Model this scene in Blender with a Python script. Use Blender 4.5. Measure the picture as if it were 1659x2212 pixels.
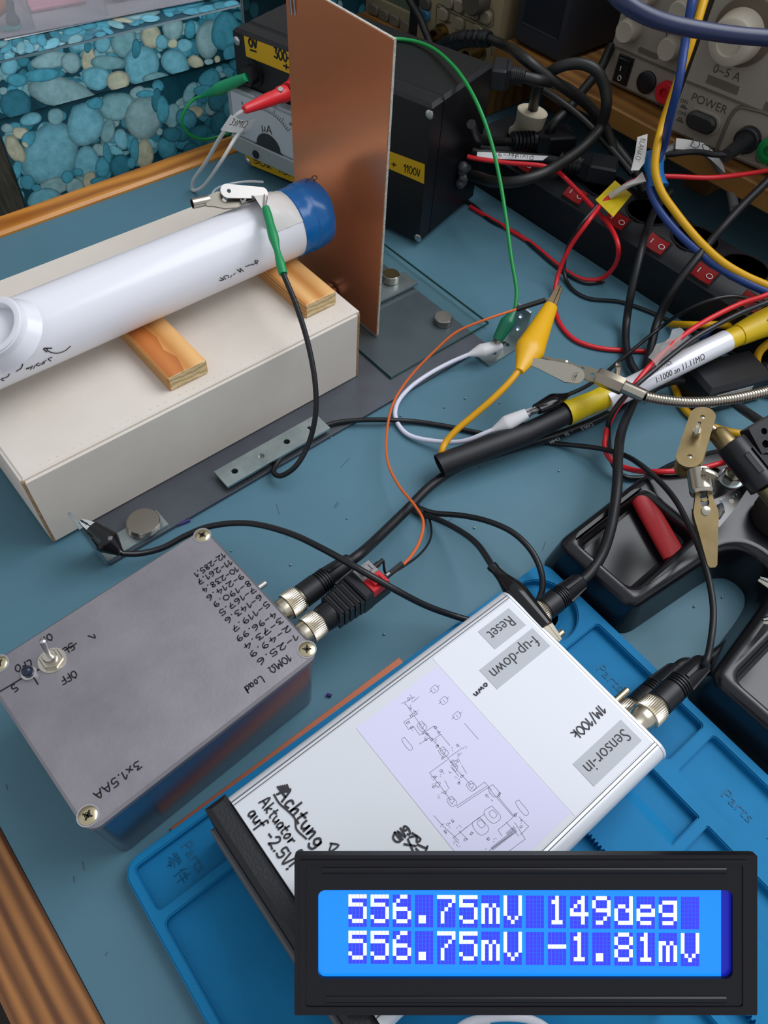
import bpy, bmesh, math, random
from mathutils import Vector as V, Matrix as Mx
random.seed(7)
for o in list(bpy.data.objects): bpy.data.objects.remove(o)
SC = bpy.context.scene; COL = SC.collection
PI = math.pi
# ------------------------------------------------------------------ camera, world, lights, exposure
HC = 0.38                      # camera height over the bench, metres
PXF, IW, IH = 1634.12, 1659.0, 2212.0
_pit, _rol, _yaw = 0.941648, 0.0904095, math.radians(44.5)
def _setup(p):                 # bench frame: x along the cardboard box, y across it
    c, s = math.cos(_yaw), math.sin(_yaw)
    return V((p[0]*c+p[1]*s, -p[0]*s+p[1]*c, p[2]))
_fw0 = V((0, math.cos(_pit), -math.sin(_pit))); _r0 = V((1, 0, 0)); _u0 = _r0.cross(_fw0)
FW = _setup(_fw0)
RT = _setup(_r0*math.cos(_rol)+_u0*math.sin(_rol)); UP = _setup(_u0*math.cos(_rol)-_r0*math.sin(_rol))
CAM = V((0, 0, HC))
cd = bpy.data.cameras.new('camera'); cam = bpy.data.objects.new('camera', cd); COL.objects.link(cam)
cam.matrix_world = Mx(((RT.x, UP.x, -FW.x, CAM.x), (RT.y, UP.y, -FW.y, CAM.y), (RT.z, UP.z, -FW.z, CAM.z), (0, 0, 0, 1)))
cd.sensor_fit = 'HORIZONTAL'; cd.sensor_width = 36.0; cd.lens = 36.0*PXF/IW
cd.clip_start = 0.01; cd.clip_end = 50
SC.camera = cam
w = bpy.data.worlds.new('world'); SC.world = w; w.use_nodes = True
w.node_tree.nodes['Background'].inputs[0].default_value = (0.90, 0.94, 1.0, 1)
w.node_tree.nodes['Background'].inputs[1].default_value = 0.62
def area(name, loc, target, sx, sy, power, col):
    l = bpy.data.lights.new(name, 'AREA'); l.shape = 'RECTANGLE'; l.size = sx; l.size_y = sy; l.energy = power; l.color = col
    o = bpy.data.objects.new(name, l); COL.objects.link(o); o.location = loc
    o.rotation_euler = (V(target)-V(loc)).to_track_quat('-Z', 'Y').to_euler(); return o
area('window_daylight', (0.86, -0.02, 1.02), (0.2, 0.22, 0), 0.9, 0.9, 12.5, (0.93, 0.96, 1.0))
SC.view_settings.view_transform = 'Standard'; SC.view_settings.look = 'None'
SC.view_settings.exposure = 0.0; SC.view_settings.gamma = 1.0; SC.view_settings.use_curve_mapping = False

# ------------------------------------------------------------------ photo points to places in the room
def ray(u, v): return FW + RT*((u-IW/2)/PXF) - UP*((v-IH/2)/PXF)
def at(u, v, z=0.0):  d = ray(u, v); return CAM + d*((z-HC)/d.z)
def at_s(u, v, s):    d = ray(u, v); return CAM + d*(s/d.x)
def at_t(u, v, t):    d = ray(u, v); return CAM + d*(t/d.y)
def at_pl(u, v, p, n): d = ray(u, v); return CAM + d*((V(p)-CAM).dot(n)/d.dot(n))

# ------------------------------------------------------------------ materials
def lin(c):
    if isinstance(c, str): c = tuple(int(c[i:i+2], 16)/255 for i in (0, 2, 4))
    return tuple((x/12.92 if x <= 0.04045 else ((x+0.055)/1.055)**2.4) for x in c)+(1,)
_mc = {}
def mat(name, col, rough=0.5, metal=0.0, var=None, bump=None, trans=0.0, emit=None, coat=0.0, ior=1.45, spec=0.5, stretch=None, vcol=False, alpha=1.0, rvar=None):
    """var=(scale, colour2, contrast)  bump=(scale, strength)  stretch=(x,y,z) on texture coordinates"""
    if name in _mc: return _mc[name]
    m = bpy.data.materials.new(name); m.use_nodes = True; nt = m.node_tree; N = nt.nodes; L = nt.links
    b = N['Principled BSDF']
    b.inputs['Base Color'].default_value = lin(col); b.inputs['Roughness'].default_value = rough; b.inputs['Metallic'].default_value = metal
    b.inputs['IOR'].default_value = ior; b.inputs['Specular IOR Level'].default_value = spec
    b.inputs['Transmission Weight'].default_value = trans; b.inputs['Coat Weight'].default_value = coat; b.inputs['Alpha'].default_value = alpha
    if emit: b.inputs['Emission Color'].default_value = lin(emit[0]); b.inputs['Emission Strength'].default_value = emit[1]
    if var or bump or rvar:
        tc = N.new('ShaderNodeTexCoord'); mp = N.new('ShaderNodeMapping'); L.new(tc.outputs['Object'], mp.inputs['Vector'])
        if stretch: mp.inputs['Scale'].default_value = stretch
    src = None
    if vcol:
        at_ = N.new('ShaderNodeVertexColor'); at_.layer_name = 'Col'; src = at_.outputs['Color']
        L.new(src, b.inputs['Base Color'])
    if var:
        n = N.new('ShaderNodeTexNoise'); n.inputs['Scale'].default_value = var[0]; n.inputs['Detail'].default_value = 6; n.inputs['Roughness'].default_value = 0.62
        L.new(mp.outputs[0], n.inputs['Vector'])
        cr = N.new('ShaderNodeValToRGB'); k = var[2]
        cr.color_ramp.elements[0].position = 0.5-0.5*(1-k)*0.6-0.02; cr.color_ramp.elements[1].position = 0.5+0.5*(1-k)*0.6+0.02
        L.new(n.outputs[0], cr.inputs[0])
        mx = N.new('ShaderNodeMix'); mx.data_type = 'RGBA'
        L.new(cr.outputs[0], mx.inputs[0])
        if src: L.new(src, mx.inputs[6])
        else: mx.inputs[6].default_value = lin(col)
        if src:
            mm = N.new('ShaderNodeMix'); mm.data_type = 'RGBA'; mm.blend_type = 'MULTIPLY'; mm.inputs[0].default_value = 1
            L.new(src, mm.inputs[6]); mm.inputs[7].default_value = lin(var[1]); L.new(mm.outputs[2], mx.inputs[7])
        else: mx.inputs[7].default_value = lin(var[1])
        L.new(mx.outputs[2], b.inputs['Base Color'])
    if rvar:
        n3 = N.new('ShaderNodeTexNoise'); n3.inputs['Scale'].default_value = rvar[0]; L.new(mp.outputs[0], n3.inputs['Vector'])
        mr = N.new('ShaderNodeMapRange'); mr.inputs[3].default_value = rvar[1]; mr.inputs[4].default_value = rvar[2]
        L.new(n3.outputs[0], mr.inputs[0]); L.new(mr.outputs[0], b.inputs['Roughness'])
    if bump:
        n2 = N.new('ShaderNodeTexNoise'); n2.inputs['Scale'].default_value = bump[0]; n2.inputs['Detail'].default_value = 4
        L.new(mp.outputs[0], n2.inputs['Vector'])
        bp = N.new('ShaderNodeBump'); bp.inputs['Strength'].default_value = bump[1]; bp.inputs['Distance'].default_value = 0.001
        L.new(n2.outputs[0], bp.inputs['Height']); L.new(bp.outputs[0], b.inputs['Normal'])
    _mc[name] = m; return m
def wood(name, c1, c2, scale, axis='X', rough=0.45, dist=6.0, stretch=(1, 1, 1)):
    if name in _mc: return _mc[name]
    m = bpy.data.materials.new(name); m.use_nodes = True; nt = m.node_tree; N = nt.nodes; L = nt.links; b = N['Principled BSDF']
    tc = N.new('ShaderNodeTexCoord'); mp = N.new('ShaderNodeMapping'); mp.inputs['Scale'].default_value = stretch
    L.new(tc.outputs['Object'], mp.inputs['Vector'])
    wv = N.new('ShaderNodeTexWave'); wv.wave_type = 'BANDS'; wv.bands_direction = axis; wv.inputs['Scale'].default_value = scale
    wv.inputs['Distortion'].default_value = dist; wv.inputs['Detail'].default_value = 3; wv.inputs['Detail Scale'].default_value = 1.2
    L.new(mp.outputs[0], wv.inputs['Vector'])
    nz = N.new('ShaderNodeTexNoise'); nz.inputs['Scale'].default_value = scale*2.2; nz.inputs['Detail'].default_value = 5; L.new(mp.outputs[0], nz.inputs['Vector'])
    ad = N.new('ShaderNodeMath'); ad.operation = 'MULTIPLY_ADD'; ad.inputs[1].default_value = 0.45; L.new(nz.outputs[0], ad.inputs[0])
    ml = N.new('ShaderNodeMath'); ml.operation = 'MULTIPLY'; ml.inputs[1].default_value = 0.6; L.new(wv.outputs[1], ml.inputs[0]); L.new(ml.outputs[0], ad.inputs[2])
    cr = N.new('ShaderNodeValToRGB'); cr.color_ramp.elements[0].color = lin(c1); cr.color_ramp.elements[1].color = lin(c2)
    cr.color_ramp.elements[0].position = 0.2; cr.color_ramp.elements[1].position = 0.85
    L.new(ad.outputs[0], cr.inputs[0]); L.new(cr.outputs[0], b.inputs['Base Color']); b.inputs['Roughness'].default_value = rough
    bp = N.new('ShaderNodeBump'); bp.inputs['Strength'].default_value = 0.15; bp.inputs['Distance'].default_value = 0.001
    L.new(ad.outputs[0], bp.inputs['Height']); L.new(bp.outputs[0], b.inputs['Normal'])
    _mc[name] = m; return m
BLK = mat('black_plastic', '14151a', 0.38)
RUB = mat('black_rubber', '15161a', 0.42, spec=0.45)
WIREK = mat('black_wire', '16181c', 0.35)
CHROME = mat('nickel_plate', 'cfc8ba', 0.22, 1.0)
STEEL = mat('bright_steel', 'c4c4c4', 0.25, 1.0)
ZINC = mat('zinc_plate', 'b8c4c4', 0.38, 1.0, var=(60, '97a5a8', .4))
RED = mat('red_plastic', 'c8242c', 0.38)
REDW = mat('red_wire', 'cf2029', 0.36)
YEL = mat('yellow_plastic', 'e8b40c', 0.38)
YELTAPE = mat('yellow_tape', 'dcc014', 0.42, var=(180, 'c8ac10', .3))
WHITE = mat('white_plastic', 'e4e4ea', 0.3)
INK = mat('marker_ink', '0c0b12', 0.5)
PRINT = mat('printed_ink', '2b2b30', 0.6)
PAPER = mat('white_label', 'e2e2e2', 0.5)

# ------------------------------------------------------------------ mesh building
def rot_to(d, upv=None):
    """3x3 whose z axis is d"""
    z = V(d).normalized(); h = V(upv) if upv else (V((0, 0, 1)) if abs(z.z) < 0.9 else V((1, 0, 0)))
    x = h.cross(z).normalized(); y = z.cross(x)
    return Mx(((x.x, y.x, z.x), (x.y, y.y, z.y), (x.z, y.z, z.z)))
def frame(o, x, up):
    """4x4 at o: x axis along x, z axis close to up"""
    x = V(x).normalized(); z = V(up); z = (z-x*z.dot(x)).normalized(); y = z.cross(x)
    return Mx(((x.x, y.x, z.x, o[0]), (x.y, y.y, z.y, o[1]), (x.z, y.z, z.z, o[2]), (0, 0, 0, 1)))
def yawf(o, a): return Mx.Translation(V(o)) @ Mx.Rotation(a, 4, 'Z')
ID = Mx.Identity(4)
def rrect(x0, y0, x1, y1, r=0.0, n=5):
    if r <= 0: return [(x0, y0), (x1, y0), (x1, y1), (x0, y1)]
    p = []
    for cx, cy, a in ((x1-r, y0+r, -PI/2), (x1-r, y1-r, 0), (x0+r, y1-r, PI/2), (x0+r, y0+r, PI)):
        for i in range(n+1): b = a+PI/2*i/n; p.append((cx+r*math.cos(b), cy+r*math.sin(b)))
    return p
def circ(cx, cy, r, n=20, a0=0): return [(cx+r*math.cos(a0+2*PI*i/n), cy+r*math.sin(a0+2*PI*i/n)) for i in range(n)]
def inset(pts, d):
    n = len(pts); out = []
    for i in range(n):
        a, b, c = V(pts[i-1]), V(pts[i]), V(pts[(i+1) % n])
        e1 = (b-a); e2 = (c-b)
        e1 = e1.normalized() if e1.length > 1e-9 else e2.normalized(); e2 = e2.normalized() if e2.length > 1e-9 else e1
        n1 = V((-e1.y, e1.x)); n2 = V((-e2.y, e2.x)); m = (n1+n2)
        m = m.normalized() if m.length > 1e-6 else n1
        k = d/max(0.35, m.dot(n1)); out.append(tuple(b+m*k))
    return out
def catmull(P, sub=8):
    P = [V(p) for p in P]
    if len(P) < 3: return P
    out = []; Q = [P[0]*2-P[1]]+P+[P[-1]*2-P[-2]]
    for i in range(1, len(Q)-2):
        a, b, c, d = Q[i-1], Q[i], Q[i+1], Q[i+2]
        t0 = 0; t1 = max(1e-6, (b-a).length**0.5); t2 = t1+max(1e-6, (c-b).length**0.5); t3 = t2+max(1e-6, (d-c).length**0.5)
        for k in range(sub):
            t = t1+(t2-t1)*k/sub
            A1 = a*((t1-t)/(t1-t0))+b*((t-t0)/(t1-t0)); A2 = b*((t2-t)/(t2-t1))+c*((t-t1)/(t2-t1)); A3 = c*((t3-t)/(t3-t2))+d*((t-t2)/(t3-t2))
            B1 = A1*((t2-t)/(t2-t0))+A2*((t-t0)/(t2-t0)); B2 = A2*((t3-t)/(t3-t1))+A3*((t-t1)/(t3-t1))
            out.append(B1*((t2-t)/(t2-t1))+B2*((t-t1)/(t2-t1)))
    out.append(P[-1]); return out
class MB:
    def __init__(s): s.v = []; s.f = []; s.sm = []; s.cols = []
    def add(s, vs, fs, M=None, smooth=False, col=None):
        k = len(s.v)
        s.v += [tuple(M @ V(p)) if M is not None else tuple(p) for p in vs]
        s.f += [tuple(i+k for i in f) for f in fs]; s.sm += [smooth]*len(fs)
        s.cols += (col if isinstance(col, list) else [col or (1, 1, 1)]*len(vs))
        return s
    def prism(s, out, z0, z1, ct=0.0, cb=0.0, M=None, smooth=False, steps=1):
        n = len(out); rings = []
        def st(c, z, sg):
            r = []
            for i in range(steps+1):
                a = PI/2*i/steps if steps > 1 else PI/2*i
                r.append((inset(out, c*(1-math.cos(a))) if i else out, z+sg*c*(math.sin(a)-1)))
            return r
        if cb > 0: rings += [(o, z) for o, z in reversed([(o, z0-(zz-z0)) for o, zz in st(cb, z0, 1)])]
        else: rings.append((out, z0))
        rings = [(o, z) for o, z in rings]
        if ct > 0: rings += st(ct, z1, 1)
        else: rings.append((out, z1))
        vs = []; fs = []
        for o, z in rings: vs += [(p[0], p[1], z) for p in o]
        for k in range(len(rings)-1):
            for i in range(n): j = (i+1) % n; fs.append((k*n+i, k*n+j, (k+1)*n+j, (k+1)*n+i))
        fs.append(tuple(range(n-1, -1, -1))); fs.append(tuple((len(rings)-1)*n+i for i in range(n)))
        s.add(vs, fs, M, smooth); return s
    def box(s, a, b, c=0.0, M=None, r=0.0):
        x0, x1 = sorted((a[0], b[0])); y0, y1 = sorted((a[1], b[1])); z0, z1 = sorted((a[2], b[2]))
        return s.prism(rrect(x0, y0, x1, y1, r or 0), z0, z1, c, c, M)
    def lathe(s, prof, p0, d, n=20, M=None, flute=None, smooth=True, upv=None):
        R = rot_to(d, upv); p0 = V(p0); vs = []; fs = []
        for k, (r, h) in enumerate(prof):
            for i in range(n):
                a = 2*PI*i/n; rr = max(r, 1e-6)
                if flute and k in flute: rr *= (1.0 if i % 2 else 0.94)
                vs.append(p0+R @ V((rr*math.cos(a), rr*math.sin(a), h)))
        for k in range(len(prof)-1):
            for i in range(n): j = (i+1) % n; fs.append((k*n+i, k*n+j, (k+1)*n+j, (k+1)*n+i))
        fs.append(tuple(range(n-1, -1, -1))); fs.append(tuple((len(prof)-1)*n+i for i in range(n)))
        return s.add(vs, fs, M, smooth)
    def cyl(s, a, b, r, r2=None, n=20, c=0.0, M=None):
        a = V(a); b = V(b); h = (b-a).length; r2 = r if r2 is None else r2
        pr = [(r, 0), (r2, h)] if not c else [(r-c, 0), (r, c), (r2, h-c), (r2-c, h)]
        return s.lathe(pr, a, b-a, n, M)
    def tube(s, P, r, n=10, sub=8, smoothpath=True, flat=1.0, M=None, upv=None):
        Q = catmull(P, sub) if smoothpath else [V(p) for p in P]
        if not callable(r): rr = r; r = lambda t: rr
        T = []
        for i in range(len(Q)):
            d = Q[min(i+1, len(Q)-1)]-Q[max(i-1, 0)]; T.append(d.normalized() if d.length > 1e-9 else V((0, 0, 1)))
        nrm = (V(upv) if upv else V((0, 0, 1))); nrm = nrm-T[0]*nrm.dot(T[0])
        if nrm.length < 1e-3: nrm = V((1, 0, 0))-T[0]*T[0].x
        nrm.normalize(); vs = []; fs = []
        for i, p in enumerate(Q):
            nrm = (nrm-T[i]*nrm.dot(T[i])).normalized(); bn = T[i].cross(nrm); rad = r(i/(len(Q)-1))
            for k in range(n): a = 2*PI*k/n; vs.append(p+nrm*(rad*flat*math.sin(a))+bn*(rad*math.cos(a)))
        for i in range(len(Q)-1):
            for k in range(n): j = (k+1) % n; fs.append((i*n+k, i*n+j, (i+1)*n+j, (i+1)*n+k))
        fs.append(tuple(range(n-1, -1, -1))); fs.append(tuple((len(Q)-1)*n+k for k in range(n)))
        return s.add(vs, fs, M, True)
    def sphere(s, c, r, n=14, sz=1.0, M=None):
        pr = [(r*math.sin(PI*i/8), -r*math.cos(PI*i/8)*sz) for i in range(9)]
        return s.lathe(pr, V(c), (0, 0, 1), n, M)
    def mesh(s, m, M=None):
        k = len(s.v); s.v += [tuple(M @ v.co) if M is not None else tuple(v.co) for v in m.vertices]
        s.f += [tuple(i+k for i in p.vertices) for p in m.polygons]; s.sm += [False]*len(m.polygons); s.cols += [(1, 1, 1)]*len(m.vertices); return s
    def build(s, name, material, parent=None, label=None, auto=True):
        off = root_loc(parent) if parent else V((0, 0, 0))
        me = bpy.data.meshes.new(name); me.from_pydata([(x-off.x, y-off.y, z-off.z) for x, y, z in s.v], [], s.f)
        for p, q in zip(me.polygons, s.sm): p.use_smooth = q
        if any(c != (1, 1, 1) for c in s.cols):
            ca = me.color_attributes.new('Col', 'FLOAT_COLOR', 'POINT')
            for i, c in enumerate(s.cols): ca.data[i].color = (c[0], c[1], c[2], 1)
        if auto:
            bm = bmesh.new(); bm.from_mesh(me); bmesh.ops.recalc_face_normals(bm, faces=bm.faces); bm.to_mesh(me); bm.free()
        try: me.set_sharp_from_angle(angle=math.radians(42))
        except Exception: pass
        me.materials.append(material)
        o = bpy.data.objects.new(name, me); COL.objects.link(o)
        if parent: o.parent = parent
        if label: o['label'] = label
        return o
def root_loc(o):
    p = V((0, 0, 0))
    while o: p += o.location; o = o.parent
    return p
def tag(o, label, cat, group=None, kind=None):
    o['label'] = label; o['category'] = cat
    if group: o['group'] = group
    if kind: o['kind'] = kind
    return o
def thing(name, label, cat, loc=(0, 0, 0), group=None):
    o = bpy.data.objects.new(name, None); o.empty_display_size = 0.01; COL.objects.link(o); o.location = loc
    return tag(o, label, cat, group)
def curve_mesh(loops, half, bev=0.0):
    cu = bpy.data.curves.new('tmp', 'CURVE'); cu.dimensions = '2D'; cu.fill_mode = 'BOTH'; cu.extrude = half; cu.bevel_depth = bev
    for lp in loops:
        sp = cu.splines.new('POLY'); sp.points.add(len(lp)-1); sp.use_cyclic_u = True
        for p, q in zip(sp.points, lp): p.co = (q[0], q[1], 0, 1)
    return _conv(cu)
def _conv(cu):
    o = bpy.data.objects.new('tmp', cu); COL.objects.link(o); bpy.context.view_layer.update()
    me = bpy.data.meshes.new_from_object(o.evaluated_get(bpy.context.evaluated_depsgraph_get()))
    bpy.data.objects.remove(o); bpy.data.curves.remove(cu); return me
def plate(mb, loops, z0, z1, M=None):
    """flat plate with holes: first loop is the outline"""
    me = curve_mesh(loops, (z1-z0)/2); mb.mesh(me, (M if M is not None else ID) @ Mx.Translation((0, 0, (z0+z1)/2))); bpy.data.meshes.remove(me); return mb
def text_mesh(body, size, align='LEFT', extrude=0.00008, shear=0.0, sx=1.0):
    cu = bpy.data.curves.new('tmp', 'FONT'); cu.body = body; cu.size = size; cu.align_x = align; cu.align_y = 'CENTER'; cu.extrude = extrude; cu.shear = shear; cu.resolution_u = 3; cu.offset = -size*.011
    return _conv(cu)
def text(mb, body, o, xdir, up, size, align='CENTER', lift=0.00015, shear=0.0, fit=None):
    me = text_mesh(body, size, align, shear=shear)
    M = frame(o, xdir, up)
    if fit:
        xs = [v.co.x for v in me.vertices]; k = fit/max(1e-6, max(xs)-min(xs)); M = M @ Mx.Diagonal((k, 1, 1, 1))
    mb.mesh(me, M @ Mx.Translation((0, 0, lift))); bpy.data.meshes.remove(me); return mb
# ---- handwriting: a stroke alphabet, drawn as flat ribbons of ink
G = {'0': (.6, [[(.3, 1), (.05, .7), (.05, .3), (.3, 0), (.55, .3), (.55, .7), (.3, 1)]]), '1': (.35, [[(.02, .65), (.28, 1), (.24, 0)]]),
 '2': (.6, [[(.05, .78), (.25, 1), (.5, .85), (.4, .5), (.03, .03), (.3, .1), (.58, .02)]]), '3': (.55, [[(.05, .95), (.45, .92), (.2, .58), (.5, .35), (.35, .02), (.03, .1)]]),
 '4': (.6, [[(.35, 1), (.05, .4), (.55, .42)], [(.42, .65), (.38, 0)]]), '5': (.55, [[(.5, .98), (.12, .95), (.1, .55), (.4, .55), (.48, .25), (.28, .0), (.03, .08)]]),
 '6': (.55, [[(.42, 1), (.1, .6), (.08, .15), (.3, 0), (.5, .22), (.35, .45), (.1, .3)]]), '7': (.55, [[(.03, .95), (.5, .97), (.2, 0)], [(.12, .48), (.48, .52)]]),
 '8': (.55, [[(.45, .85), (.25, 1), (.08, .8), (.45, .3), (.28, 0), (.06, .2), (.4, .65), (.45, .85)]]), '9': (.55, [[(.48, .8), (.25, 1), (.08, .75), (.28, .5), (.48, .8), (.45, .3), (.2, 0)]]),
 '-': (.45, [[(.05, .45), (.4, .48)]]), '.': (.25, [[(.08, .02), (.12, .06)]]), '+': (.55, [[(.05, .45), (.5, .45)], [(.28, .7), (.27, .2)]]), '/': (.4, [[(.02, -.1), (.38, 1.1)]]),
 'x': (.5, [[(.05, .55), (.45, .05)], [(.42, .58), (.05, .02)]]), '!': (.25, [[(.14, 1), (.12, .35)], [(.1, .02), (.13, .08)]]), '_': (.5, [[(0, -.1), (.5, -.1)]]), ' ': (.45, []),
 'A': (.65, [[(.02, 0), (.3, 1), (.6, 0)], [(.12, .38), (.5, .38)]]), 'D': (.6, [[(.08, 0), (.08, 1), (.45, .8), (.52, .35), (.08, 0)]]), 'F': (.5, [[(.08, 0), (.08, 1), (.48, 1)], [(.08, .5), (.4, .52)]]),
 'G': (.62, [[(.52, .85), (.28, 1), (.05, .5), (.28, 0), (.55, .2), (.52, .45), (.3, .45)]]), 'H': (.6, [[(.06, 0), (.08, 1)], [(.08, .5), (.5, .52)], [(.52, 1), (.5, 0)]]), 'K': (.55, [[(.06, 0), (.08, 1)], [(.5, .95), (.1, .45), (.5, 0)]]),
 'L': (.5, [[(.1, 1), (.06, .02), (.48, .04)]]), 'M': (.75, [[(.04, 0), (.12, 1), (.35, .3), (.6, 1), (.68, 0)]]), 'N': (.62, [[(.05, 0), (.08, 1), (.5, 0), (.53, 1)]]), 'O': (.65, [[(.3, 1), (.05, .6), (.2, .02), (.5, .1), (.58, .65), (.3, 1)]]),
 'R': (.58, [[(.08, 0), (.08, 1), (.45, .85), (.1, .5), (.52, 0)]]), 'S': (.5, [[(.45, .9), (.2, 1), (.06, .75), (.42, .3), (.25, 0), (.03, .1)]]), 'T': (.55, [[(.02, 1), (.52, .98)], [(.28, 1), (.26, 0)]]), 'V': (.55, [[(.03, 1), (.25, 0), (.52, 1)]]),
 'X': (.55, [[(.05, 1), (.5, 0)], [(.48, 1), (.03, 0)]]), 'U': (.58, [[(.06, 1), (.08, .2), (.3, 0), (.5, .25), (.52, 1)]]), 'Q': (.65, [[(.3, 1), (.05, .6), (.2, .02), (.5, .1), (.58, .65), (.3, 1)], [(.35, .3), (.62, -.08)]]), 'W': (.8, [[(.02, 1), (.2, 0), (.4, .7), (.58, 0), (.78, 1)]]),
 'Z': (.55, [[(.04, 1), (.5, .98), (.04, .02), (.52, .02)]]), 'a': (.5, [[(.42, .5), (.18, .58), (.05, .25), (.2, .02), (.4, .2), (.42, .55), (.46, .02)]]), 'c': (.45, [[(.4, .5), (.2, .6), (.05, .3), (.18, .02), (.42, .1)]]), 'd': (.5, [[(.42, .5), (.18, .55), (.05, .25), (.2, .02), (.4, .2), (.46, 1), (.46, .02)]]),
 'e': (.45, [[(.05, .3), (.38, .38), (.25, .6), (.06, .35), (.18, .02), (.4, .1)]]), 'f': (.42, [[(.42, .95), (.25, 1), (.18, .7), (.12, -.3)], [(.02, .5), (.35, .55)]]), 'g': (.5, [[(.42, .5), (.18, .58), (.06, .28), (.2, .05), (.4, .25), (.42, .55), (.4, -.2), (.15, -.35), (.02, -.2)]]),
 'h': (.5, [[(.08, 1), (.06, 0), (.12, .4), (.32, .55), (.42, .02)]]), 'i': (.22, [[(.1, .55), (.1, .02)], [(.12, .8), (.13, .84)]]), 'k': (.5, [[(.08, 1), (.06, 0)], [(.4, .55), (.1, .28), (.42, 0)]]), 'l': (.25, [[(.12, 1), (.1, .05), (.2, 0)]]), 'n': (.5, [[(.06, .55), (.07, 0), (.14, .42), (.34, .55), (.42, .02)]]),
 'o': (.48, [[(.25, .58), (.05, .3), (.2, .02), (.42, .2), (.38, .5), (.25, .58)]]), 'r': (.4, [[(.06, .55), (.08, 0), (.14, .4), (.38, .55)]]), 's': (.4, [[(.36, .5), (.2, .58), (.1, .42), (.32, .2), (.2, 0), (.03, .08)]]), 't': (.4, [[(.2, .9), (.17, .1), (.34, .02)], [(.02, .58), (.38, .6)]]),
 'u': (.5, [[(.06, .55), (.08, .15), (.22, .02), (.4, .2), (.42, .55), (.46, .02)]]), 'v': (.45, [[(.03, .55), (.2, 0), (.42, .58)]]), 'w': (.65, [[(.03, .55), (.18, .02), (.32, .4), (.46, .02), (.62, .58)]]), 'z': (.45, [[(.04, .55), (.4, .55), (.04, .02), (.42, .03)]]),
 '>': (.5, [[(.02, .8), (.45, .4), (.02, .05)]]), '~': (.7, [[(0, .3), (.15, .5), (.3, .2), (.45, .5), (.65, .3)]]), 'W_': (.4, [])}
G['\u03a9'] = (.7, [[(.02, .02), (.2, .05), (.06, .55), (.33, 1), (.6, .55), (.46, .05), (.65, .02)]])
G['\u25bd'] = (.6, [[(.05, .8), (.5, .75), (.3, .05), (.05, .8)]])
def strokes(mb, polys, fn, lw, sub=4, jit=0.0):
    """polys in 2-D; fn maps 2-D to a point on the surface"""
    for pl in polys:
        P = [V((p[0]+random.uniform(-jit, jit), p[1]+random.uniform(-jit, jit), 0)) for p in pl]
        Q = catmull(P, sub) if len(P) > 2 else P
        vs = []; fs = []; n = len(Q)
        for i, q in enumerate(Q):
            d = Q[min(i+1, n-1)]-Q[max(i-1, 0)]; d = d.normalized() if d.length > 1e-9 else V((1, 0, 0)); nn = V((-d.y, d.x, 0))*(lw/2)
            e = d*(lw*0.4 if i == n-1 else (-lw*0.4 if i == 0 else 0))
            vs += [fn(*(q+e+nn)[:2]), fn(*(q+e-nn)[:2])]
        for i in range(n-1): fs.append((2*i, 2*i+1, 2*i+3, 2*i+2))
        mb.add(vs, fs)
    return mb
def hand_polys(body):
    x = 0; out = []
    for ch in body:
        wd, st = G.get(ch, G['x'])
        out += [[(p[0]+x, p[1]) for p in s] for s in st]; x += wd+.12
    return out, x-.12
def hand(mb, body, a, b, h, up=(0, 0, 1), lw=0.0006, lift=0.0002, jit=0.05):
    """handwriting centred on the line from a to b (both on the surface), letter height h"""
    a = V(a); b = V(b); polys, wd = hand_polys(body); x = (b-a); L = x.length; x.normalize(); z = V(up).normalized(); y = z.cross(x).normalized()
    k = L/wd
    fn = lambda u, v: a+x*(u*k)+y*((v-.5)*h)+z*lift
    # keep the pen width even by working in metres
    P2 = [[(p[0]*k, p[1]*h) for p in s] for s in polys]
    fn2 = lambda u, v: a+x*u+y*(v-.5*h)+z*lift
    return strokes(mb, P2, fn2, lw, jit=jit*h*.6)
def px_line(mb, pts, z, lw, lift=0.0002):
    """ink line through photo points lying on the plane at height z"""
    P = [at(u, v, z) for u, v in pts]
    return strokes(mb, [[(p.x, p.y) for p in P]], lambda x, y: V((x, y, z+lift)), lw)
def cable(name, pts, r, material, parent=None, n=8, sub=7):
    return MB().tube(pts, r, n, sub).build(name, material, parent)
def A(*l):  # photo points (u, v, height)
    return [at(*p) for p in l]
# ------------------------------------------------------------------ the room and the bench
fl = MB().box((-2.2, -2.2, -0.78), (2.4, 2.4, -0.75)).build('floor', mat('floor_boards', '2a211a', 0.6, var=(6, '1c1611', .5)))
fl['kind'] = 'structure'
wb = MB().box((-2.2, 2.34, -0.75), (2.4, 2.40, 2.4)).build('wall_back', mat('wall_paint', 'b9b2a6', 0.8)); wb['kind'] = 'structure'
bench = thing('workbench', 'workbench with worn blue-green top and varnished pine edging', 'workbench', (0.2, 0.2, 0))
MAT_TOP = mat('bench_top', '557d8d', 0.45, var=(7, '4b7181', .2), bump=(900, .05), rvar=(30, .40, .52), spec=.35)
BX0, BY1 = -0.064, 0.5965
MB().box((BX0, -0.5, -0.02), (1.0, BY1, 0.0)).build('worktop', MAT_TOP, bench)
PINE_E = wood('pine_edge', '9a581c', 'd08a36', 7, 'Y', .35, 9, (0.5, 2.2, 2.2))
PINE_L = wood('pine_edge_left', '5e3618', 'a06a36', 34, 'X', .5, 5, (1.5, 0.10, 1.5))
MB().box((BX0-0.03, BY1, -0.03), (0.9, BY1+0.0235, 0.004), .0022).build('back_edge_strip', PINE_E, bench)
MB().box((BX0-0.029, -0.5, -0.03), (BX0-0.0004, BY1, 0.0015), .0012).build('left_edge_strip', PINE_L, bench)
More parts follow.
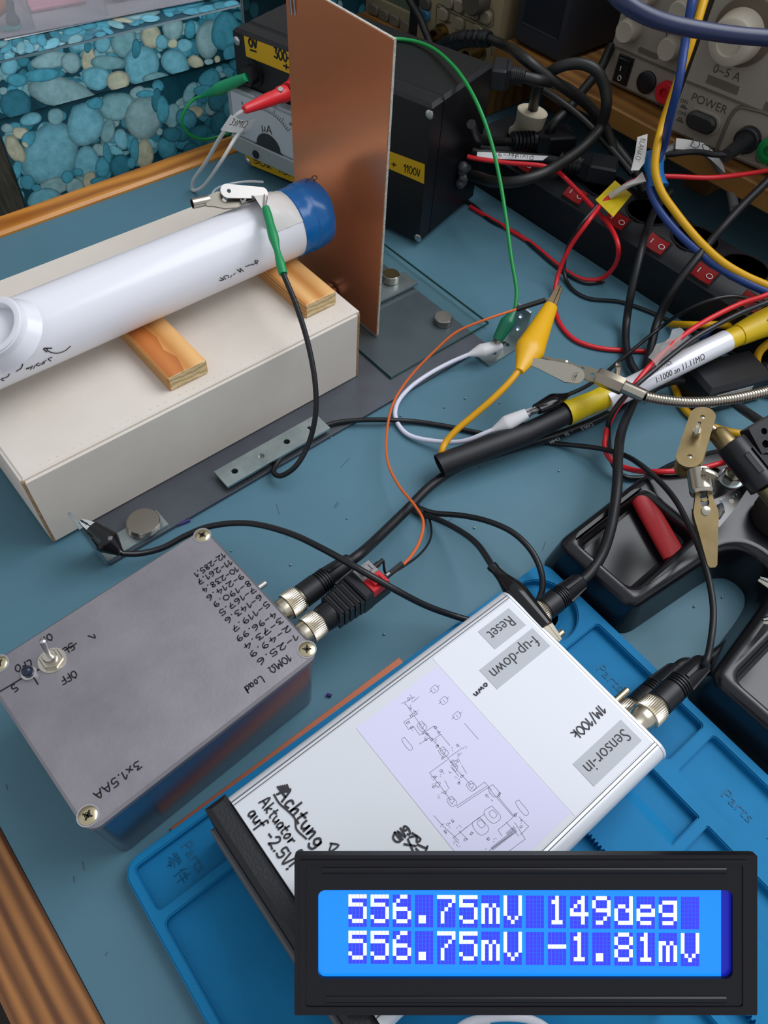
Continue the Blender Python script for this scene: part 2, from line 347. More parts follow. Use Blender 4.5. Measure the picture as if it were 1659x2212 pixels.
MB().box((BX0-0.004, -0.5, -0.035), (BX0-0.0002, BY1, 0.0002)).build('edge_seam', mat('seam_dark', '20262c', .7), bench)
for x, y in ((BX0+.02, .5), (.9, .5), (BX0+.02, -.45), (.9, -.45)):
    MB().box((x-.025, y-.025, -0.75), (x+.025, y+.025, -0.02), .003).build('leg', PINE_L, bench)
# scuffs and specks lying on the worktop are surface wear, the bigger crumbs are real solder blobs
random.seed(3)
crumb = MB()
for u, v in ((608, 1150), (628, 1220), (712, 1500), (1345, 1135), (1208, 1017), (690, 955), (715, 945), (866, 898), (868, 702), (1080, 870), (1005, 860), (960, 880), (1310, 1290), (1560, 1290), (830, 1370), (750, 1120), (1500, 1310), (1600, 1640), (560, 950), (340, 1110), (1025, 1140), (500, 1190), (1420, 660)):
    p = at(u, v, 0.0006); crumb.sphere(p, random.uniform(.0005, .0009), 6)
o = crumb.build('solder_crumbs', ZINC); tag(o, 'tiny grey solder crumbs scattered over the blue-green bench top', 'crumbs', kind='stuff')
sk = MB()
for u, v, a, l in ((725, 1090, .5, .010), (728, 1092, .4, .009), (600, 1100, 1.2, .016), (1035, 1010, .8, .008), (745, 1000, .3, .02), (975, 1120, .2, .012), (620, 1160, .1, .004), (1175, 1180, .5, .014), (180, 1870, 1.3, .008), (160, 1900, 1.2, .006), (15, 1700, 1.4, .006), (230, 2060, .4, .003)):
    p = at(u, v, 0); sk.box((-l/4, -.00022, 0), (l/4, .00022, .00008), M=yawf(p, a))
o = sk.build('scuff_mark', mat('scuff', '3f5359', .7), bench)
# ------------------------------------------------------------------ cardboard box
CB = mat('white_card', 'dcd4ca', 0.62, var=(14, 'd2c8bc', .3), bump=(160, .06))
CBE = mat('card_edge', 'a98b66', 0.8, var=(300, '7d6244', .5))
bx = thing('cardboard_box', 'long white cardboard box carrying the wooden blocks and white pipe', 'box', (.03, .298, .003))
X0, X1, Y0, Y1, ZT = 0.0268, 0.2545, 0.2985, 0.4605, 0.060
Mb = yawf((0, 0, 0), math.radians(0.6))
def boxM(x, y, z): return V((x, y, z))
b = MB()
b.box((X0+.0006, Y0+.0006, .0035), (X1-.0006, Y1, ZT), .0009)
b.build('box_body', CB, bx)
MB().box((X0+.001, Y0-.0008, .0034), (X1-.0018, Y0+.0012, ZT-.0022), .0005).build('front_flap', CB, bx)
e = MB().box((X0-.0006, Y0+.0014, .0034), (X0+.0010, Y1-.001, ZT-.001), .0004); e.build('side_flap', CB, bx)
e = MB().box((X1-.0010, Y0+.0012, .0034), (X1+.0012, Y1-.001, ZT-.0015), .0004); e.build('side_flap', CB, bx)
e = MB(); e.box((X0-.0004, Y0-.0006, .0036), (X0+.0012, Y0+.0016, ZT-.0015)); e.box((X1-.0014, Y0-.0006, .0036), (X1+.0003, Y0+.0014, ZT-.003)); e.build('corrugated_edge', CBE, bx)
e = MB()
for i in range(46):
    x = X0+.012+i*.0047; e.box((x, Y0+.004+random.uniform(-.0004, .0004), ZT), (x+.0013, Y0+.0046, ZT+.00006))
e.build('perforation', mat('perf', 'cbc0b2', .8), bx)
# ------------------------------------------------------------------ steel base plate, glass, magnets, brackets
STP = mat('steel_plate', '6c7179', 0.36, 0.7, var=(9, '50555c', .35), bump=(500, .03), rvar=(22, .28, .5))
MB().box((.0445, .2655, 0), (.3525, .47, .003), .0003).build('steel_base_plate', STP); tag(bpy.data.objects['steel_base_plate'], 'thin dark steel plate lying on the bench under the cardboard box', 'metal plate')
GL = mat('glass_sheet', '56706c', 0.03, ior=1.5, alpha=.10)
GLE = mat('glass_edge', '1f4f4a', 0.1, trans=0.3)
g = thing('glass_sheet', 'clear glass sheet with green edges lying on the steel plate', 'glass', (.27, .28, .003))
MB().box((.2715, .2812, .0031), (.3685, .445, .0049)).build('glass_pane', GL, g)
e = MB(); e.box((.2711, .2808, .0031), (.3689, .2812, .0049)); e.box((.2711, .2812, .0031), (.2715, .445, .0049)); e.box((.3685, .2812, .0031), (.3689, .445, .0049)); e.build('glass_edge', GLE, g)
MAG = mat('nickel_magnet', 'a8a29a', 0.22, 1.0)
def disc(name, u, v, z, r, h, label, n=1, grp=None):
    p = at(u, v, z+h); t = thing(name, label, 'magnet', (p.x, p.y, z), 'round magnets on the steel plate')
    for i in range(n): MB().cyl((p.x+.0004*i, p.y-.0003*i, z+i*h/n), (p.x+.0004*i, p.y-.0003*i, z+(i+1)*h/n-.0002), r, n=32, c=.0005).build('disc', MAG, t)
    return t
def lbracket(name, o, xd, L1, L2, wdt, th, label, holes1, holes2, lean=0):
    """flat leg along xd from the bend, upright leg at the bend"""
    t = thing(name, label, 'bracket', o); M = frame(o, xd, (0, 0, 1))
    m = MB(); plate(m, [rrect(0, 0, L1, wdt, .0006)]+[circ(h, wdt/2, .0022, 16) for h in holes1], 0, th, M)
    m.build('flat_leg', ZINC, t)
    m = MB(); Mu = M @ Mx.Rotation(-PI/2+lean, 4, 'Y')
    plate(m, [rrect(0, 0, L2, wdt, .0006)]+[circ(h, wdt/2, .0022, 16) for h in holes2], -th, 0, Mu)
    m.build('upright_leg', ZINC, t); return t
lbracket('angle_bracket', (.0425, .2660, .0032), (1, 0.03, 0), .042, .040, .0135, .0018, 'small zinc angle bracket under the disc magnets, gripped by a black clip', [.008], [.010, .022], lean=-.12)
disc('disc_magnet', 305, 1125, .0050, .0098, .0052, 'stack of thin wide disc magnets on the zinc bracket near the cardboard box corner', 3)
# flat leg of the right bracket comes towards -x from its upright
lbracket('angle_bracket', (.3765, .2650, .0002), (-1, -.02, 0), .0385, .032, .0150, .0018, 'zinc angle bracket standing on bare bench top, gripped by green and white clips', [.012, .026], [.012, .024], lean=.05)
t = thing('mending_plate', 'flat zinc strip with four holes lying along the steel plate edge', 'metal strip', (.128, .27, .003))
pts = [at(470, 1018, .0065), at(690, 895, .0065), at(720, 915, .0065), at(492, 1055, .0065)]
pl = MB(); xd = pts[1]-pts[0]; Mq = frame((pts[3].x, pts[3].y, .0), xd, (0, 0, 1)); Lp = xd.length; Wp = (pts[0]-pts[3]).length
plate(pl, [rrect(0, 0, Lp, Wp, .0006)]+[circ(Lp*f, Wp/2, .0021, 18) for f in (.13, .38, .63, .865)], .0063, .0080, Mq); pl.build('strip', ZINC, t)
for f in (.42, .80): MB().cyl(Mq @ V((Lp*f, Wp*.45, .0031)), Mq @ V((Lp*f, Wp*.45, .0063)), .0058, n=24, c=.0004).build('magnet_foot', MAG, t)
t = thing('zinc_plate', 'small zinc plate with a magnet on top behind the copper board', 'metal plate', (.33, .345, .005))
m = MB(); plate(m, [rrect(-.022, -.0085, .022, .0085, .0006)], .0051, .0069, frame((.3335, .3555, 0), (1, -.02, 0), (0, 0, 1))); m.build('plate', ZINC, t)
disc('disc_magnet', 845, 590, .0070, .0066, .0070, 'tall shiny disc magnet on the zinc plate right behind the copper board')
disc('disc_magnet', 958, 683, .0031, .0070, .0062, 'single disc magnet on the bare steel plate right of the copper board')
p = at(737, 622, .012); m = MB(); m.cyl((.2895, p.y+.0, .0125), (.2820, p.y, .0125), .0080, n=28, c=.0004); m.build('disc_magnet', MAG); tag(bpy.data.objects['disc_magnet'] if False else COL.objects[-1], 'disc magnet stuck upright on the copper board beside the cardboard box', 'magnet', 'round magnets on the steel plate')
# ------------------------------------------------------------------ copper clad board
CU = mat('copper_sheet', 'e0946a', 0.26, 0.7, var=(5, 'd4865e', .3), rvar=(8, .22, .34), bump=(1200, .02))
FR4 = mat('board_edge', 'c9c8bf', 0.6, var=(900, '8d8d86', .5))
t = thing('copper_clad_board', 'tall copper faced circuit board standing upright in front of the blue taped pipe', 'board', (.291, .36, .005))
MB().box((.2906, .3208, .005), (.2912, .4165, .205), .0001).build('copper_face', CU, t)
MB().box((.2912, .3205, .005), (.2928, .4168, .2052)).build('board_core', FR4, t)
m = MB(); q = at_s(632, 8, .29)
m.tube([(.2900, q.y+.0015, q.z-.006), (.2900, q.y+.0015, q.z+.010), (.2940, q.y+.0015, q.z+.011), (.2940, q.y+.0015, q.z-.004)], .0007, 6); m.tube([(.2900, q.y-.0020, q.z-.005), (.2900, q.y-.0020, q.z+.010), (.2940, q.y-.002, q.z+.011), (.2940, q.y-.002, q.z-.004)], .0007, 6)
m.build('wire_clip', STEEL); tag(COL.objects[-1], 'bent wire clip hooked over the top corner of the copper board', 'clip')
# ------------------------------------------------------------------ wooden blocks
WB1 = wood('block_face', 'c48442', 'ebb978', 14, 'X', .45, 4, (1.5, .25, 1)); WBE = wood('block_end', 'b09468', 'd8c296', 90, 'Z', .8, 8, (1, .5, 1)); WBS = wood('block_side', '9a6a38', 'cf9a5c', 120, 'Z', .6, 2, (.1, .1, 1))
WBH = wood('block_heart', 'b0642c', 'c87a3c', 14, 'X', .45, 4, (1.5, .25, 1))
BH = .0105
def block(x0, x1, y0, y1, label, heart):
    t = thing('wooden_block', label, 'wood block', ((x0+x1)/2, y0, ZT), 'wooden blocks under the pipe')
    MB().box((x0, y0+.0004, ZT+.0001), (x1, y1, ZT+BH), .0007).build('block_body', WB1, t)
    MB().box((x0+.0006, y0, ZT+.0006), (x1-.0006, y0+.0008, ZT+BH-.0006)).build('end_grain', WBE, t)
    MB().box((x0-.00015, y0+.001, ZT+.0007), (x0+.0004, y1-.001, ZT+BH-.0007)).build('side_grain', WBS, t)
    if heart:
        o_ = [(x0+.0012, y0+.0006), (x0+.011, y0+.0006), (x0+.0135, y0+.012), (x0+.0105, y0+.022), (x0+.0128, y0+.034), (x0+.011, y0+.048), (x0+.0012, y0+.048)]
        m = MB(); m.prism(o_, ZT+BH, ZT+BH+.0001); m.build('heartwood_face', WBH, t)
block(.1215, .1470, .3080, .4200, 'wooden block with a two-tone top under the middle of the pipe', True)
block(.2225, .2465, .3125, .4200, 'plain wooden block under the blue taped end of the pipe', False)
# ------------------------------------------------------------------ white pipe with taped end
PR, PY, PZ = .0205, .363, ZT+BH+.0205
PVC = mat('white_pvc', 'e3e3ea', 0.22, spec=.5)
BT = mat('blue_tape', '0e62a6', 0.22, bump=(60, .12))
pipe = thing('plastic_pipe', 'white plastic pipe with blue taped end resting on two wooden blocks', 'pipe', (.15, PY, ZT+BH))
pe = at(655, 540, PZ-.01)
XT0, XT1 = .2465, .2705
def tubeshell(x0, x1, ro, ri, n=48):
    m = MB(); m.lathe([(ri, 0), (ro, 0), (ro, x1-x0), (ri, x1-x0), (ri, 0)], (x0, PY, PZ), (1, 0, 0), n); return m
def shell(x0, x1, ro, ri, name, mt, n=48, c=.0006):
    vs = []; fs = []; pr = [(ri, x0), (ro-c, x0), (ro, x0+c), (ro, x1-c), (ro-c, x1), (ri, x1)]
    for r, x in pr:
        for i in range(n): a = 2*PI*i/n; vs.append((x, PY+r*math.cos(a), PZ+r*math.sin(a)))
    k = len(pr)
    for q in range(k):
        for i in range(n): j = (i+1) % n; fs.append((q*n+i, q*n+j, ((q+1) % k)*n+j, ((q+1) % k)*n+i))
    return MB().add(vs, fs, None, True).build(name, mt, pipe)
PX0 = at(0, 700, PZ).x
c0 = .0470
shell(-.0100, .2640, PR, PR-.0018, 'pipe_wall', PVC)
pd = V((-.50, -.10, .86)).normalized(); pc0 = at(-13, 702, PZ+.0210)
MB().lathe([(.0200, -.0115), (.0180, -.0075), (.0166, -.0050), (.0162, -.0042), (.0162, -.0012), (.0155, -.0010), (.0155, -.0002), (.0150, 0), (.0124, 0), (.0120, -.0006), (.0120, -.012)], pc0, pd, 48).build('side_port', PVC, pipe)
MB().lathe([(.0121, -.0090), (.0121, -.0086)], pc0, pd, 40).build('inner_plug', mat('brass_disc', '9c9166', .5), pipe)
# blue tape: slightly uneven wrap
vs = []; fs = []; n = 48
xs = [XT0, XT0+.0005, XT0+.006, XT0+.0105, XT0+.011, XT0+.017, XT1-.001, XT1]
for k, x in enumerate(xs):
    for i in range(n):
        a = 2*PI*i/n; r = PR+.0002+(.0005 if 0 < k < len(xs)-1 else 0)+(.0004 if k > 3 else 0)+.00025*math.sin(3*a+k)
        if k >= len(xs)-2: r -= .0006+.0004*math.sin(5*a)
        vs.append((x+(.0012*math.sin(a+.5) if k >= 6 else 0), PY+r*math.cos(a), PZ+r*math.sin(a)))
for q in range(len(xs)-1):
    for i in range(n): j = (i+1) % n; fs.append((q*n+i, q*n+j, (q+1)*n+j, (q+1)*n+i))
MB().add(vs, fs, None, True).build('blue_tape', BT, pipe)
MB().lathe([(PR-.0010, 0), (PR-.0004, .0010), (PR-.0022, .0016), (0.002, .0018)], (XT1-.0012, PY, PZ), (1, 0, 0), 40).build('foil_end', mat('crinkled_foil', 'b3a08c', .35, .8, bump=(260, .8)), pipe)
m = MB(); yb = PY; zb = PZ+PR
m.tube([(XT1-.006, PY+.004, PZ+PR+.0010), (XT1-.002, PY+.004, PZ+PR+.0014), (XT1+.001, PY+.004, PZ+PR+.0025), (XT1+.003, PY+.0035, PZ+PR+.0010), (XT1+.0005, PY+.003, PZ+PR), (XT1-.0010, PY+.003, PZ+PR+.0022)], .0003, 6); m.build('wire_end', mat('dark_wire', '3a342e', .4), pipe)
def on_pipe(u, v, r=PR+.0002):
    d = ray(u, v); o_ = CAM; a_ = d.y*d.y+d.z*d.z; oy, oz = o_.y-PY, o_.z-PZ; b_ = oy*d.y+oz*d.z; c_ = oy*oy+oz*oz-r*r
    disc_ = b_*b_-a_*c_
    t_ = (-b_-math.sqrt(max(0, disc_)))/a_; return o_+d*t_
def pipe_ink(polys, lw, name='handwriting'):
    m = MB()
    def fn(x, a): return V((x, PY-(PR+.0003)*math.cos(a/PR), PZ+(PR+.0003)*math.sin(a/PR)))
    pp = []
    for pl in polys:
        q = []
        for u, v in pl: p_ = on_pipe(u, v); q.append((p_.x, PR*math.atan2(p_.z-PZ, PY-p_.y)))
        pp.append(q)
    strokes(m, pp, fn, lw*1.15); m.build(name, INK, pipe)
pipe_ink([[(152, 748), (140, 758), (122, 763), (104, 758), (100, 752)], [(112, 752), (94, 753), (101, 760)], [(35, 802), (46, 795), (48, 782), (42, 776)], [(55, 774), (50, 770), (42, 777)],
  [(112, 772), (104, 775), (110, 780)], [(100, 778), (90, 786)], [(93, 782), (96, 784), (91, 788)], [(88, 786), (84, 790), (78, 788), (84, 784)], [(76, 790), (72, 796)], [(70, 790), (66, 798)], [(66, 793), (56, 797), (62, 796)],
  [(20, 808), (16, 814), (4, 818)], [(2, 820), (8, 822)]], .0005)
pipe_ink([[(474, 606), (484, 604), (476, 600)], [(488, 603), (483, 598), (492, 595), (494, 600)], [(498, 600), (500, 595)], [(504, 594), (508, 590)], [(512, 582), (520, 588), (518, 580), (526, 586)], [(530, 576), (546, 570)], [(545, 573), (558, 564), (550, 563), (556, 570)]], .00045, 'handwriting')
for u, v in ((410, 535), (418, 532)): pass
# white tape flap holding the clip
vs = []; fs = []; nu, nv = 9, 8
a0, a1 = math.radians(146), math.radians(35)
TL = [(566, 392), (633, 378)]; 
tx0, tx1 = .2235, .2465
for i in range(nu):
    for j in range(nv):
        x = tx0+(tx1-tx0)*i/(nu-1); a = a0+(math.radians(28)-a0)*j/(nv-1)-math.radians(6)*(i/(nu-1))*(j/(nv-1)); bul = .0088*max(0, 1-((a-math.radians(100))/math.radians(40))**2)*(1-i/(nu-1))**.8
        r = PR+.0004+bul+.0003*math.sin(7*x*100+j)
        vs.append((x-.0025*math.sin(j*.8)*(1-i/(nu-1)), PY+r*math.cos(a), PZ+r*math.sin(a)))
for i in range(nu-1):
    for j in range(nv-1): fs.append((i*nv+j, (i+1)*nv+j, (i+1)*nv+j+1, i*nv+j+1))
MB().add(vs, fs, None, True).build('white_tape', mat('white_tape', 'dcdad6', .3, bump=(90, .15)), pipe)
# ------------------------------------------------------------------ pebble printed storage box
PEB_BG = mat('pebble_ground', '15505f', .35, var=(70, '0c3541', .4))
PEB = mat('pebble_print', 'ffffff', .33, vcol=True, var=(130, 'b8c8c8', .25))
yb_ = math.radians(-3.0); PBX, PBY = .168, .6485
Mp = yawf((PBX, PBY, 0), yb_)
pb = thing('storage_box', 'lidded storage box printed with turquoise pebbles behind the bench edge', 'storage box', (PBX, PBY, -.2))
WB_, DB_ = .229, .30
MB().box((.0, .0025, -.20), (WB_-.002, DB_, .060), .0012, Mp).build('box_body', PEB_BG, pb)
MB().box((-.004, 0, .0595), (WB_+.002, DB_+.004, .1005), .0012, Mp).build('box_lid', PEB_BG, pb)
MB().box((-.0008, .0040, -.19), (.0002, DB_-.002, .0585), 0, Mp).build('side_print', mat('pebble_side', '4a4a40', .6, var=(40, '25251f', .6)), pb)
CB_ = {'b': (.22, .60, .74), 't': (.09, .42, .56), 'd': (.05, .28, .38), 'w': (.68, .68, .50), 'g': (.36, .60, .64), 'm': (.26, .54, .60)}
# printed pebbles read off the photograph: x, y, half-width, half-height, turn, colour (crop pixels, 2.9625 per photo pixel)
PEBS = '''250,280,200,70,-12,m 520,262,85,62,-8,b 655,280,48,60,10,b 790,260,75,110,8,m 965,225,62,88,0,w 1105,180,70,75,15,g 1035,270,40,48,0,b 1105,278,32,30,0,w 1180,290,48,45,0,b 1215,190,35,60,0,t
905,420,115,125,10,b 1120,400,95,78,25,b 1250,395,55,38,30,w 1335,395,28,22,0,g 1390,380,20,25,0,w 320,385,120,55,-8,g 452,400,65,65,-30,g 565,380,45,75,10,w 690,400,110,48,0,m 615,500,85,78,20,b 755,520,70,72,0,w
400,600,225,100,12,g 100,670,105,95,15,d 60,420,55,60,0,b 20,330,26,24,0,w 260,480,120,45,-5,t 110,510,70,40,0,t 1000,500,90,38,-5,m 1100,560,150,48,-8,t 20,580,28,24,0,g 1330,250,80,120,10,g 1440,200,90,120,0,t 1470,340,40,60,0,t
870,310,30,60,0,d 700,210,40,30,30,t 600,225,30,22,0,t 1290,470,30,28,0,d 170,310,60,30,0,d 560,300,24,36,0,d'''
PEBB = '''320,985,172,205,18,b 545,795,122,132,0,b 745,680,112,92,-15,m 920,750,112,148,8,g 690,840,42,82,18,m 775,890,45,66,-12,b 555,1035,80,100,12,b 655,1070,45,68,-8,t 740,965,52,28,25,b 685,980,24,70,-12,t 770,1060,70,72,20,d 925,985,56,95,6,w
1065,945,60,72,-12,t 1105,740,45,85,6,m 1215,590,38,72,30,m 1340,500,70,55,-15,t 1250,715,52,38,0,w 1345,690,36,50,8,g 1190,760,65,72,-10,t 1300,580,60,40,0,t 130,850,52,40,10,w 45,820,40,30,0,g 95,955,52,95,-28,w 195,760,70,42,-8,b 355,745,55,52,10,m
180,890,40,60,25,t 110,1085,30,58,5,t 175,1165,48,48,0,t 345,1190,105,52,-15,g 480,1200,60,62,-40,g 570,1150,42,55,20,w 280,1270,110,65,-8,b 640,1160,60,30,0,t 430,1130,40,40,0,t 160,925,24,14,40,w 230,1200,30,24,0,t 860,960,30,80,0,t
1160,850,50,60,0,d 1400,620,70,90,20,d 1290,870,90,70,-10,d 1420,790,80,80,0,d 1370,900,60,50,0,t 1100,860,60,50,10,d 1230,960,60,50,0,d 1000,640,30,80,0,d 930,600,60,24,0,t 1480,700,50,70,0,t 840,1040,26,40,0,t 1040,700,40,90,0,t 610,660,50,40,0,t 500,1100,30,26,0,t'''
PEBT = '''840,60,180,34,-6,m 1180,30,130,26,-5,t 900,95,120,30,-8,g 1080,60,50,22,0,t 780,130,70,16,8,w 640,165,80,30,-10,t 560,165,60,30,0,t 740,160,60,22,20,m 960,120,60,26,0,b 1230,75,60,24,0,t 1330,60,70,26,-8,t 1420,40,60,28,0,d 470,200,70,22,-10,t 1000,20,60,20,0,t 690,200,50,16,30,t 1480,30,50,26,0,t'''
def pebbles(txt, proj, name, nrm, lift, box_=None):
    m = MB(); random.seed(11)
    fill = []
    if box_:
        for _ in range(190):
            x_ = random.uniform(box_[0], box_[2]); fill.append('%d,%d,%d,%d,%d,%s' % (x_, random.uniform(box_[1], box_[3])-.29*(x_-box_[0]), random.uniform(22, 62), random.uniform(18, 48), random.uniform(-40, 40), random.choice('ttdbmtdgd')))
    for k, it in enumerate(fill+txt.split()):
        f = it.split(','); cx, cy, rx, ry, an = map(float, f[:5]); c = CB_[f[5]]; cx, cy, rx, ry = cx/2.9625, cy/2.9625, rx/2.9625, ry/2.9625
        an = math.radians(an); n = 22; ph = random.uniform(0, 6); vs = []; cols = []; j = random.uniform(.9, 1.1)
        for ri, kk in ((0, 1.0), (.72, .95), (.92, .66), (1.02, .40)):
            for i in range(n):
                a = 2*PI*i/n; w_ = 1+.05*math.sin(2*a+ph)+.035*math.sin(3*a+2*ph)
                x = rx*ri*w_*math.cos(a); y = ry*ri*w_*math.sin(a)
                q = proj(cx+x*math.cos(an)-y*math.sin(an), cy+x*math.sin(an)+y*math.cos(an)); vs.append(q+nrm*(lift+k*1.2e-6)); cols.append(tuple(q_*kk*j for q_ in c))
        fs = []
        for r_ in range(3):
            for i in range(n): i2 = (i+1) % n; fs.append((r_*n+i, r_*n+i2, (r_+1)*n+i2, (r_+1)*n+i))
        m.add(vs, fs, None, False, cols)
    return m.build(name, PEB, pb, auto=False)
nf = (Mp.to_3x3() @ V((0, -1, 0))); pf = Mp @ V((0, 0, 0)); pb0 = Mp @ V((0, .0025, 0))
def lim(p, x0, x1, z0, z1):
    q = Mp.inverted() @ p; q.x = min(max(q.x, x0), x1); q.z = min(max(q.z, z0), z1); return Mp @ q
pebbles(PEBS, lambda u, v: lim(at_pl(u, v, pf, nf), -.0035, WB_+.0015, .0602, .0994), 'lid_pebble_print', nf, .0001, (-20, 430, 1560, 720))
pebbles(PEBB, lambda u, v: lim(at_pl(u, v, pb0, nf), .0008, WB_-.003, -.19, .0594), 'body_pebble_print', nf, .0001, (10, 830, 1540, 1330))
def limt(p):
    q = Mp.inverted() @ p; q.x = min(max(q.x, -.003), WB_+.001); q.y = min(max(q.y, .001), DB_); return Mp @ q
pebbles(PEBT, lambda u, v: limt(at(u, v, .1005)), 'top_pebble_print', V((0, 0, 1)), .0001, (-60, 250, 1560, 420))
# right side of the lid carries a few pebbles as well
nr = Mp.to_3x3() @ V((1, 0, 0)); pr_ = Mp @ V((WB_+.002, 0, 0))
pb2 = thing('storage_box', 'dark second pebble box standing behind the black box at the back', 'storage box', (.42, .70, -.2))
MB().box((.405, .70, -.20), (.640, .98, .105), .0012).build('box_body', PEB_BG, pb2)
_keep = pb; pb = pb2
pebbles('', lambda u, v: V((.405+.235*(u*2.9625)/1560, .70, min(.104, .105-.10*(v*2.9625)/500))), 'body_pebble_print', V((0, -1, 0)), .0001, (40, 40, 1500, 900))
pebbles('', lambda u, v: V((min(.639, .406+.233*(u*2.9625)/1560), max(.701, .701+.25*(v*2.9625)/1500), .105)), 'top_pebble_print', V((0, 0, 1)), .0001, (30, 500, 1500, 1500))
pb = _keep
# ------------------------------------------------------------------ clear organizer on the lid with paper under it
CLEAR = mat('clear_plastic', 'f0eef2', .12, trans=.82, ior=1.2, alpha=1.0)
FROST = mat('frosted_plastic', 'd9d3da', .25, trans=.55, ior=1.15)
q0 = at(14, 78, .104); q1 = at(400, 5, .104)
xd = (q1-q0).normalized(); Mo = frame(q0, xd, (0, 0, 1))
og = thing('organizer_case', 'clear compartment case with small parts standing on the pebble box', 'organizer', q0)
LW = .30
MB().box((-.05, .0, -.0012), (LW, .16, .0004), .0003, Mo).build('case_floor', FROST, og)
MB().box((-.05, .0, 0), (LW, .0012, .045), 0, Mo).build('front_wall', CLEAR, og)
for x in (-.05, .022, .082, .176, .299):
    MB().box((x, .0012, 0), (x+.0012, .16, .042), 0, Mo).build('divider', CLEAR, og)
MB().box((-.05, .1588, 0), (LW, .16, .045), 0, Mo).build('rear_wall', CLEAR, og)
def small(name, label, cat, M, mb, mt):
    o_ = mb.build(name, mt); tag(o_, label, cat); return o_
m = MB(); m.cyl(Mo @ V((-.008, .018, .008)), Mo @ V((.012, .018, .016)), .005); m.cyl(Mo @ V((-.012, .018, .007)), Mo @ V((-.008, .018, .008)), .0068)
small('orange_plug', 'orange plug in the left compartment of the clear case', 'plug', Mo, m, mat('orange_plastic', 'b8702a', .5))
m = MB(); m.sphere(Mo @ V((.010, .010, .006)), .0055); m.cyl(Mo @ V((.010, .010, .009)), Mo @ V((.013, .014, .018)), .003)
small('rounded_cap', 'dark rounded cap lying beside the orange plug in the clear case', 'cap', Mo, m, mat('slate_plastic', '4a4a54', .5))
m = MB(); m.tube([Mo @ V(p) for p in ((.0, .008, .002), (.004, .006, .003), (.009, .005, .002), (.014, .008, .003))], .0016)
small('teal_lead', 'short teal wire lead in the clear case corner', 'wire', Mo, m, mat('teal_wire', '2f9a94', .4))
m = MB(); m.box((.095, .02, .0006), (.150, .075, .014), .003, Mo); m.cyl(Mo @ V((.12, .045, .014)), Mo @ V((.12, .045, .018)), .012)
small('grey_coil', 'grey coil block in the middle compartment of the clear case', 'part', Mo, m, mat('grey_part', '5b5862', .6))
m = MB(); m.box((.03, .03, .0006), (.075, .10, .004), .001, Mo)
small('pink_card', 'pink card lying in the second compartment of the clear case', 'card', Mo, m, mat('pink_card', 'c88a96', .6))
a_, b_, c_, d_ = at(10, 88, .1012), at(345, 18, .1012), at(330, -30, .1012), at(0, 40, .1012)
m = MB(); m.add([a_, b_, c_, d_, a_+V((0, 0, .0006)), b_+V((0, 0, .0006)), c_+V((0, 0, .0006)), d_+V((0, 0, .0006))], [(0, 3, 2, 1), (4, 5, 6, 7), (0, 1, 5, 4), (1, 2, 6, 5), (2, 3, 7, 6), (3, 0, 4, 7)])
o = m.build('paper_sheet', PAPER); tag(o, 'white paper sheet sticking out under the clear organizer', 'paper')
m = MB(); m.tube([at_t(525, 48, .63), at_t(522, 10, .62), at_t(519, -40, .60)], .0011); o = m.build('grey_wire', mat('grey_wire', '8c9494', .4)); tag(o, 'thin grey wire hanging down past the right end of the pebble box', 'wire')
# ------------------------------------------------------------------ black high voltage box
BBX = mat('black_abs', '0e0f13', .42, bump=(700, .02))
BA, BB = V((.3458, .5721, 0)), V((.3942, .3881, 0))
bd = (BB-BA).normalized(); bn = V((bd.y, -bd.x, 0));
if bn.x > 0: bn = -bn      # outward normal, towards the camera
BW, BHT, BDP = (BB-BA).length, .1155, .088
Mk = frame(BA, bd, (0, 0, 1))      # x along the panel, y into the box
if (Mk.to_3x3() @ V((0, 1, 0))).dot(bn) > 0: raise SystemExit('frame')
hv = thing('high_voltage_box', 'black plastic instrument box with analog meter and yellow tape labels', 'instrument box', BA)
MB().box((0.0008, .0, .002), (BW-.0008, .0155, BHT), .0025, Mk).build('front_shell', BBX, hv)
MB().box((0.0008, .0165, .002), (BW-.0008, BDP, BHT), .0025, Mk).build('rear_shell', BBX, hv)
MB().box((0.002, .012, .003), (BW-.002, .02, BHT-.0012), 0, Mk).build('seam_gasket', mat('seam_black', '050507', .7), hv)
for x in (.012, BW-.012):
    for y in (.012, BDP-.012): MB().cyl(Mk @ V((x, y, 0)), Mk @ V((x, y, .0025)), .006).build('rubber_foot', RUB, hv)
def pan(u, v): return Mk.inverted() @ at_pl(u, v, BA, bn)
YL = mat('yellow_label', 'c9a008', .45)
def quad(mb, pts, th):
    P = [pan(*p) for p in pts]; vs = [(p.x, -.00005, p.z) for p in P]+[(p.x, -.00005-th, p.z) for p in P]
    return mb.add(vs, [(0, 1, 2, 3), (7, 6, 5, 4), (0, 4, 5, 1), (1, 5, 6, 2), (2, 6, 7, 3), (3, 7, 4, 0)], Mk)
lb1 = quad(MB(), [(527, 77), (640, 120), (640, 165), (532, 121)], .0002).build('yellow_label', YL, hv)
lb2 = quad(MB(), [(830, 322), (918, 355), (916, 397), (826, 358)], .0002).build('yellow_label', YL, hv)
lb3 = quad(MB(), [(528, 328), (650, 368), (650, 400), (532, 352)], .0002).build('yellow_label', YL, hv)
LI = .0003
def panhand(body, a, b, h, parent, lw=.0008):
    pa = at_pl(*a, BA, bn)+bn*LI; pb_ = at_pl(*b, BA, bn)+bn*LI
    m = MB(); hand(m, body, pa, pb_, h, up=bn, lw=lw); return m.build('handwriting', INK, parent)
panhand('0V', (538, 90), (556, 96), .006, lb1, .0016); panhand('-', (540, 106), (556, 112), .004, lb1, .0014); panhand('300-', (593, 112), (628, 126), .0075, lb1, .0014); panhand('+', (612, 140), (626, 145), .007, lb1, .0012)
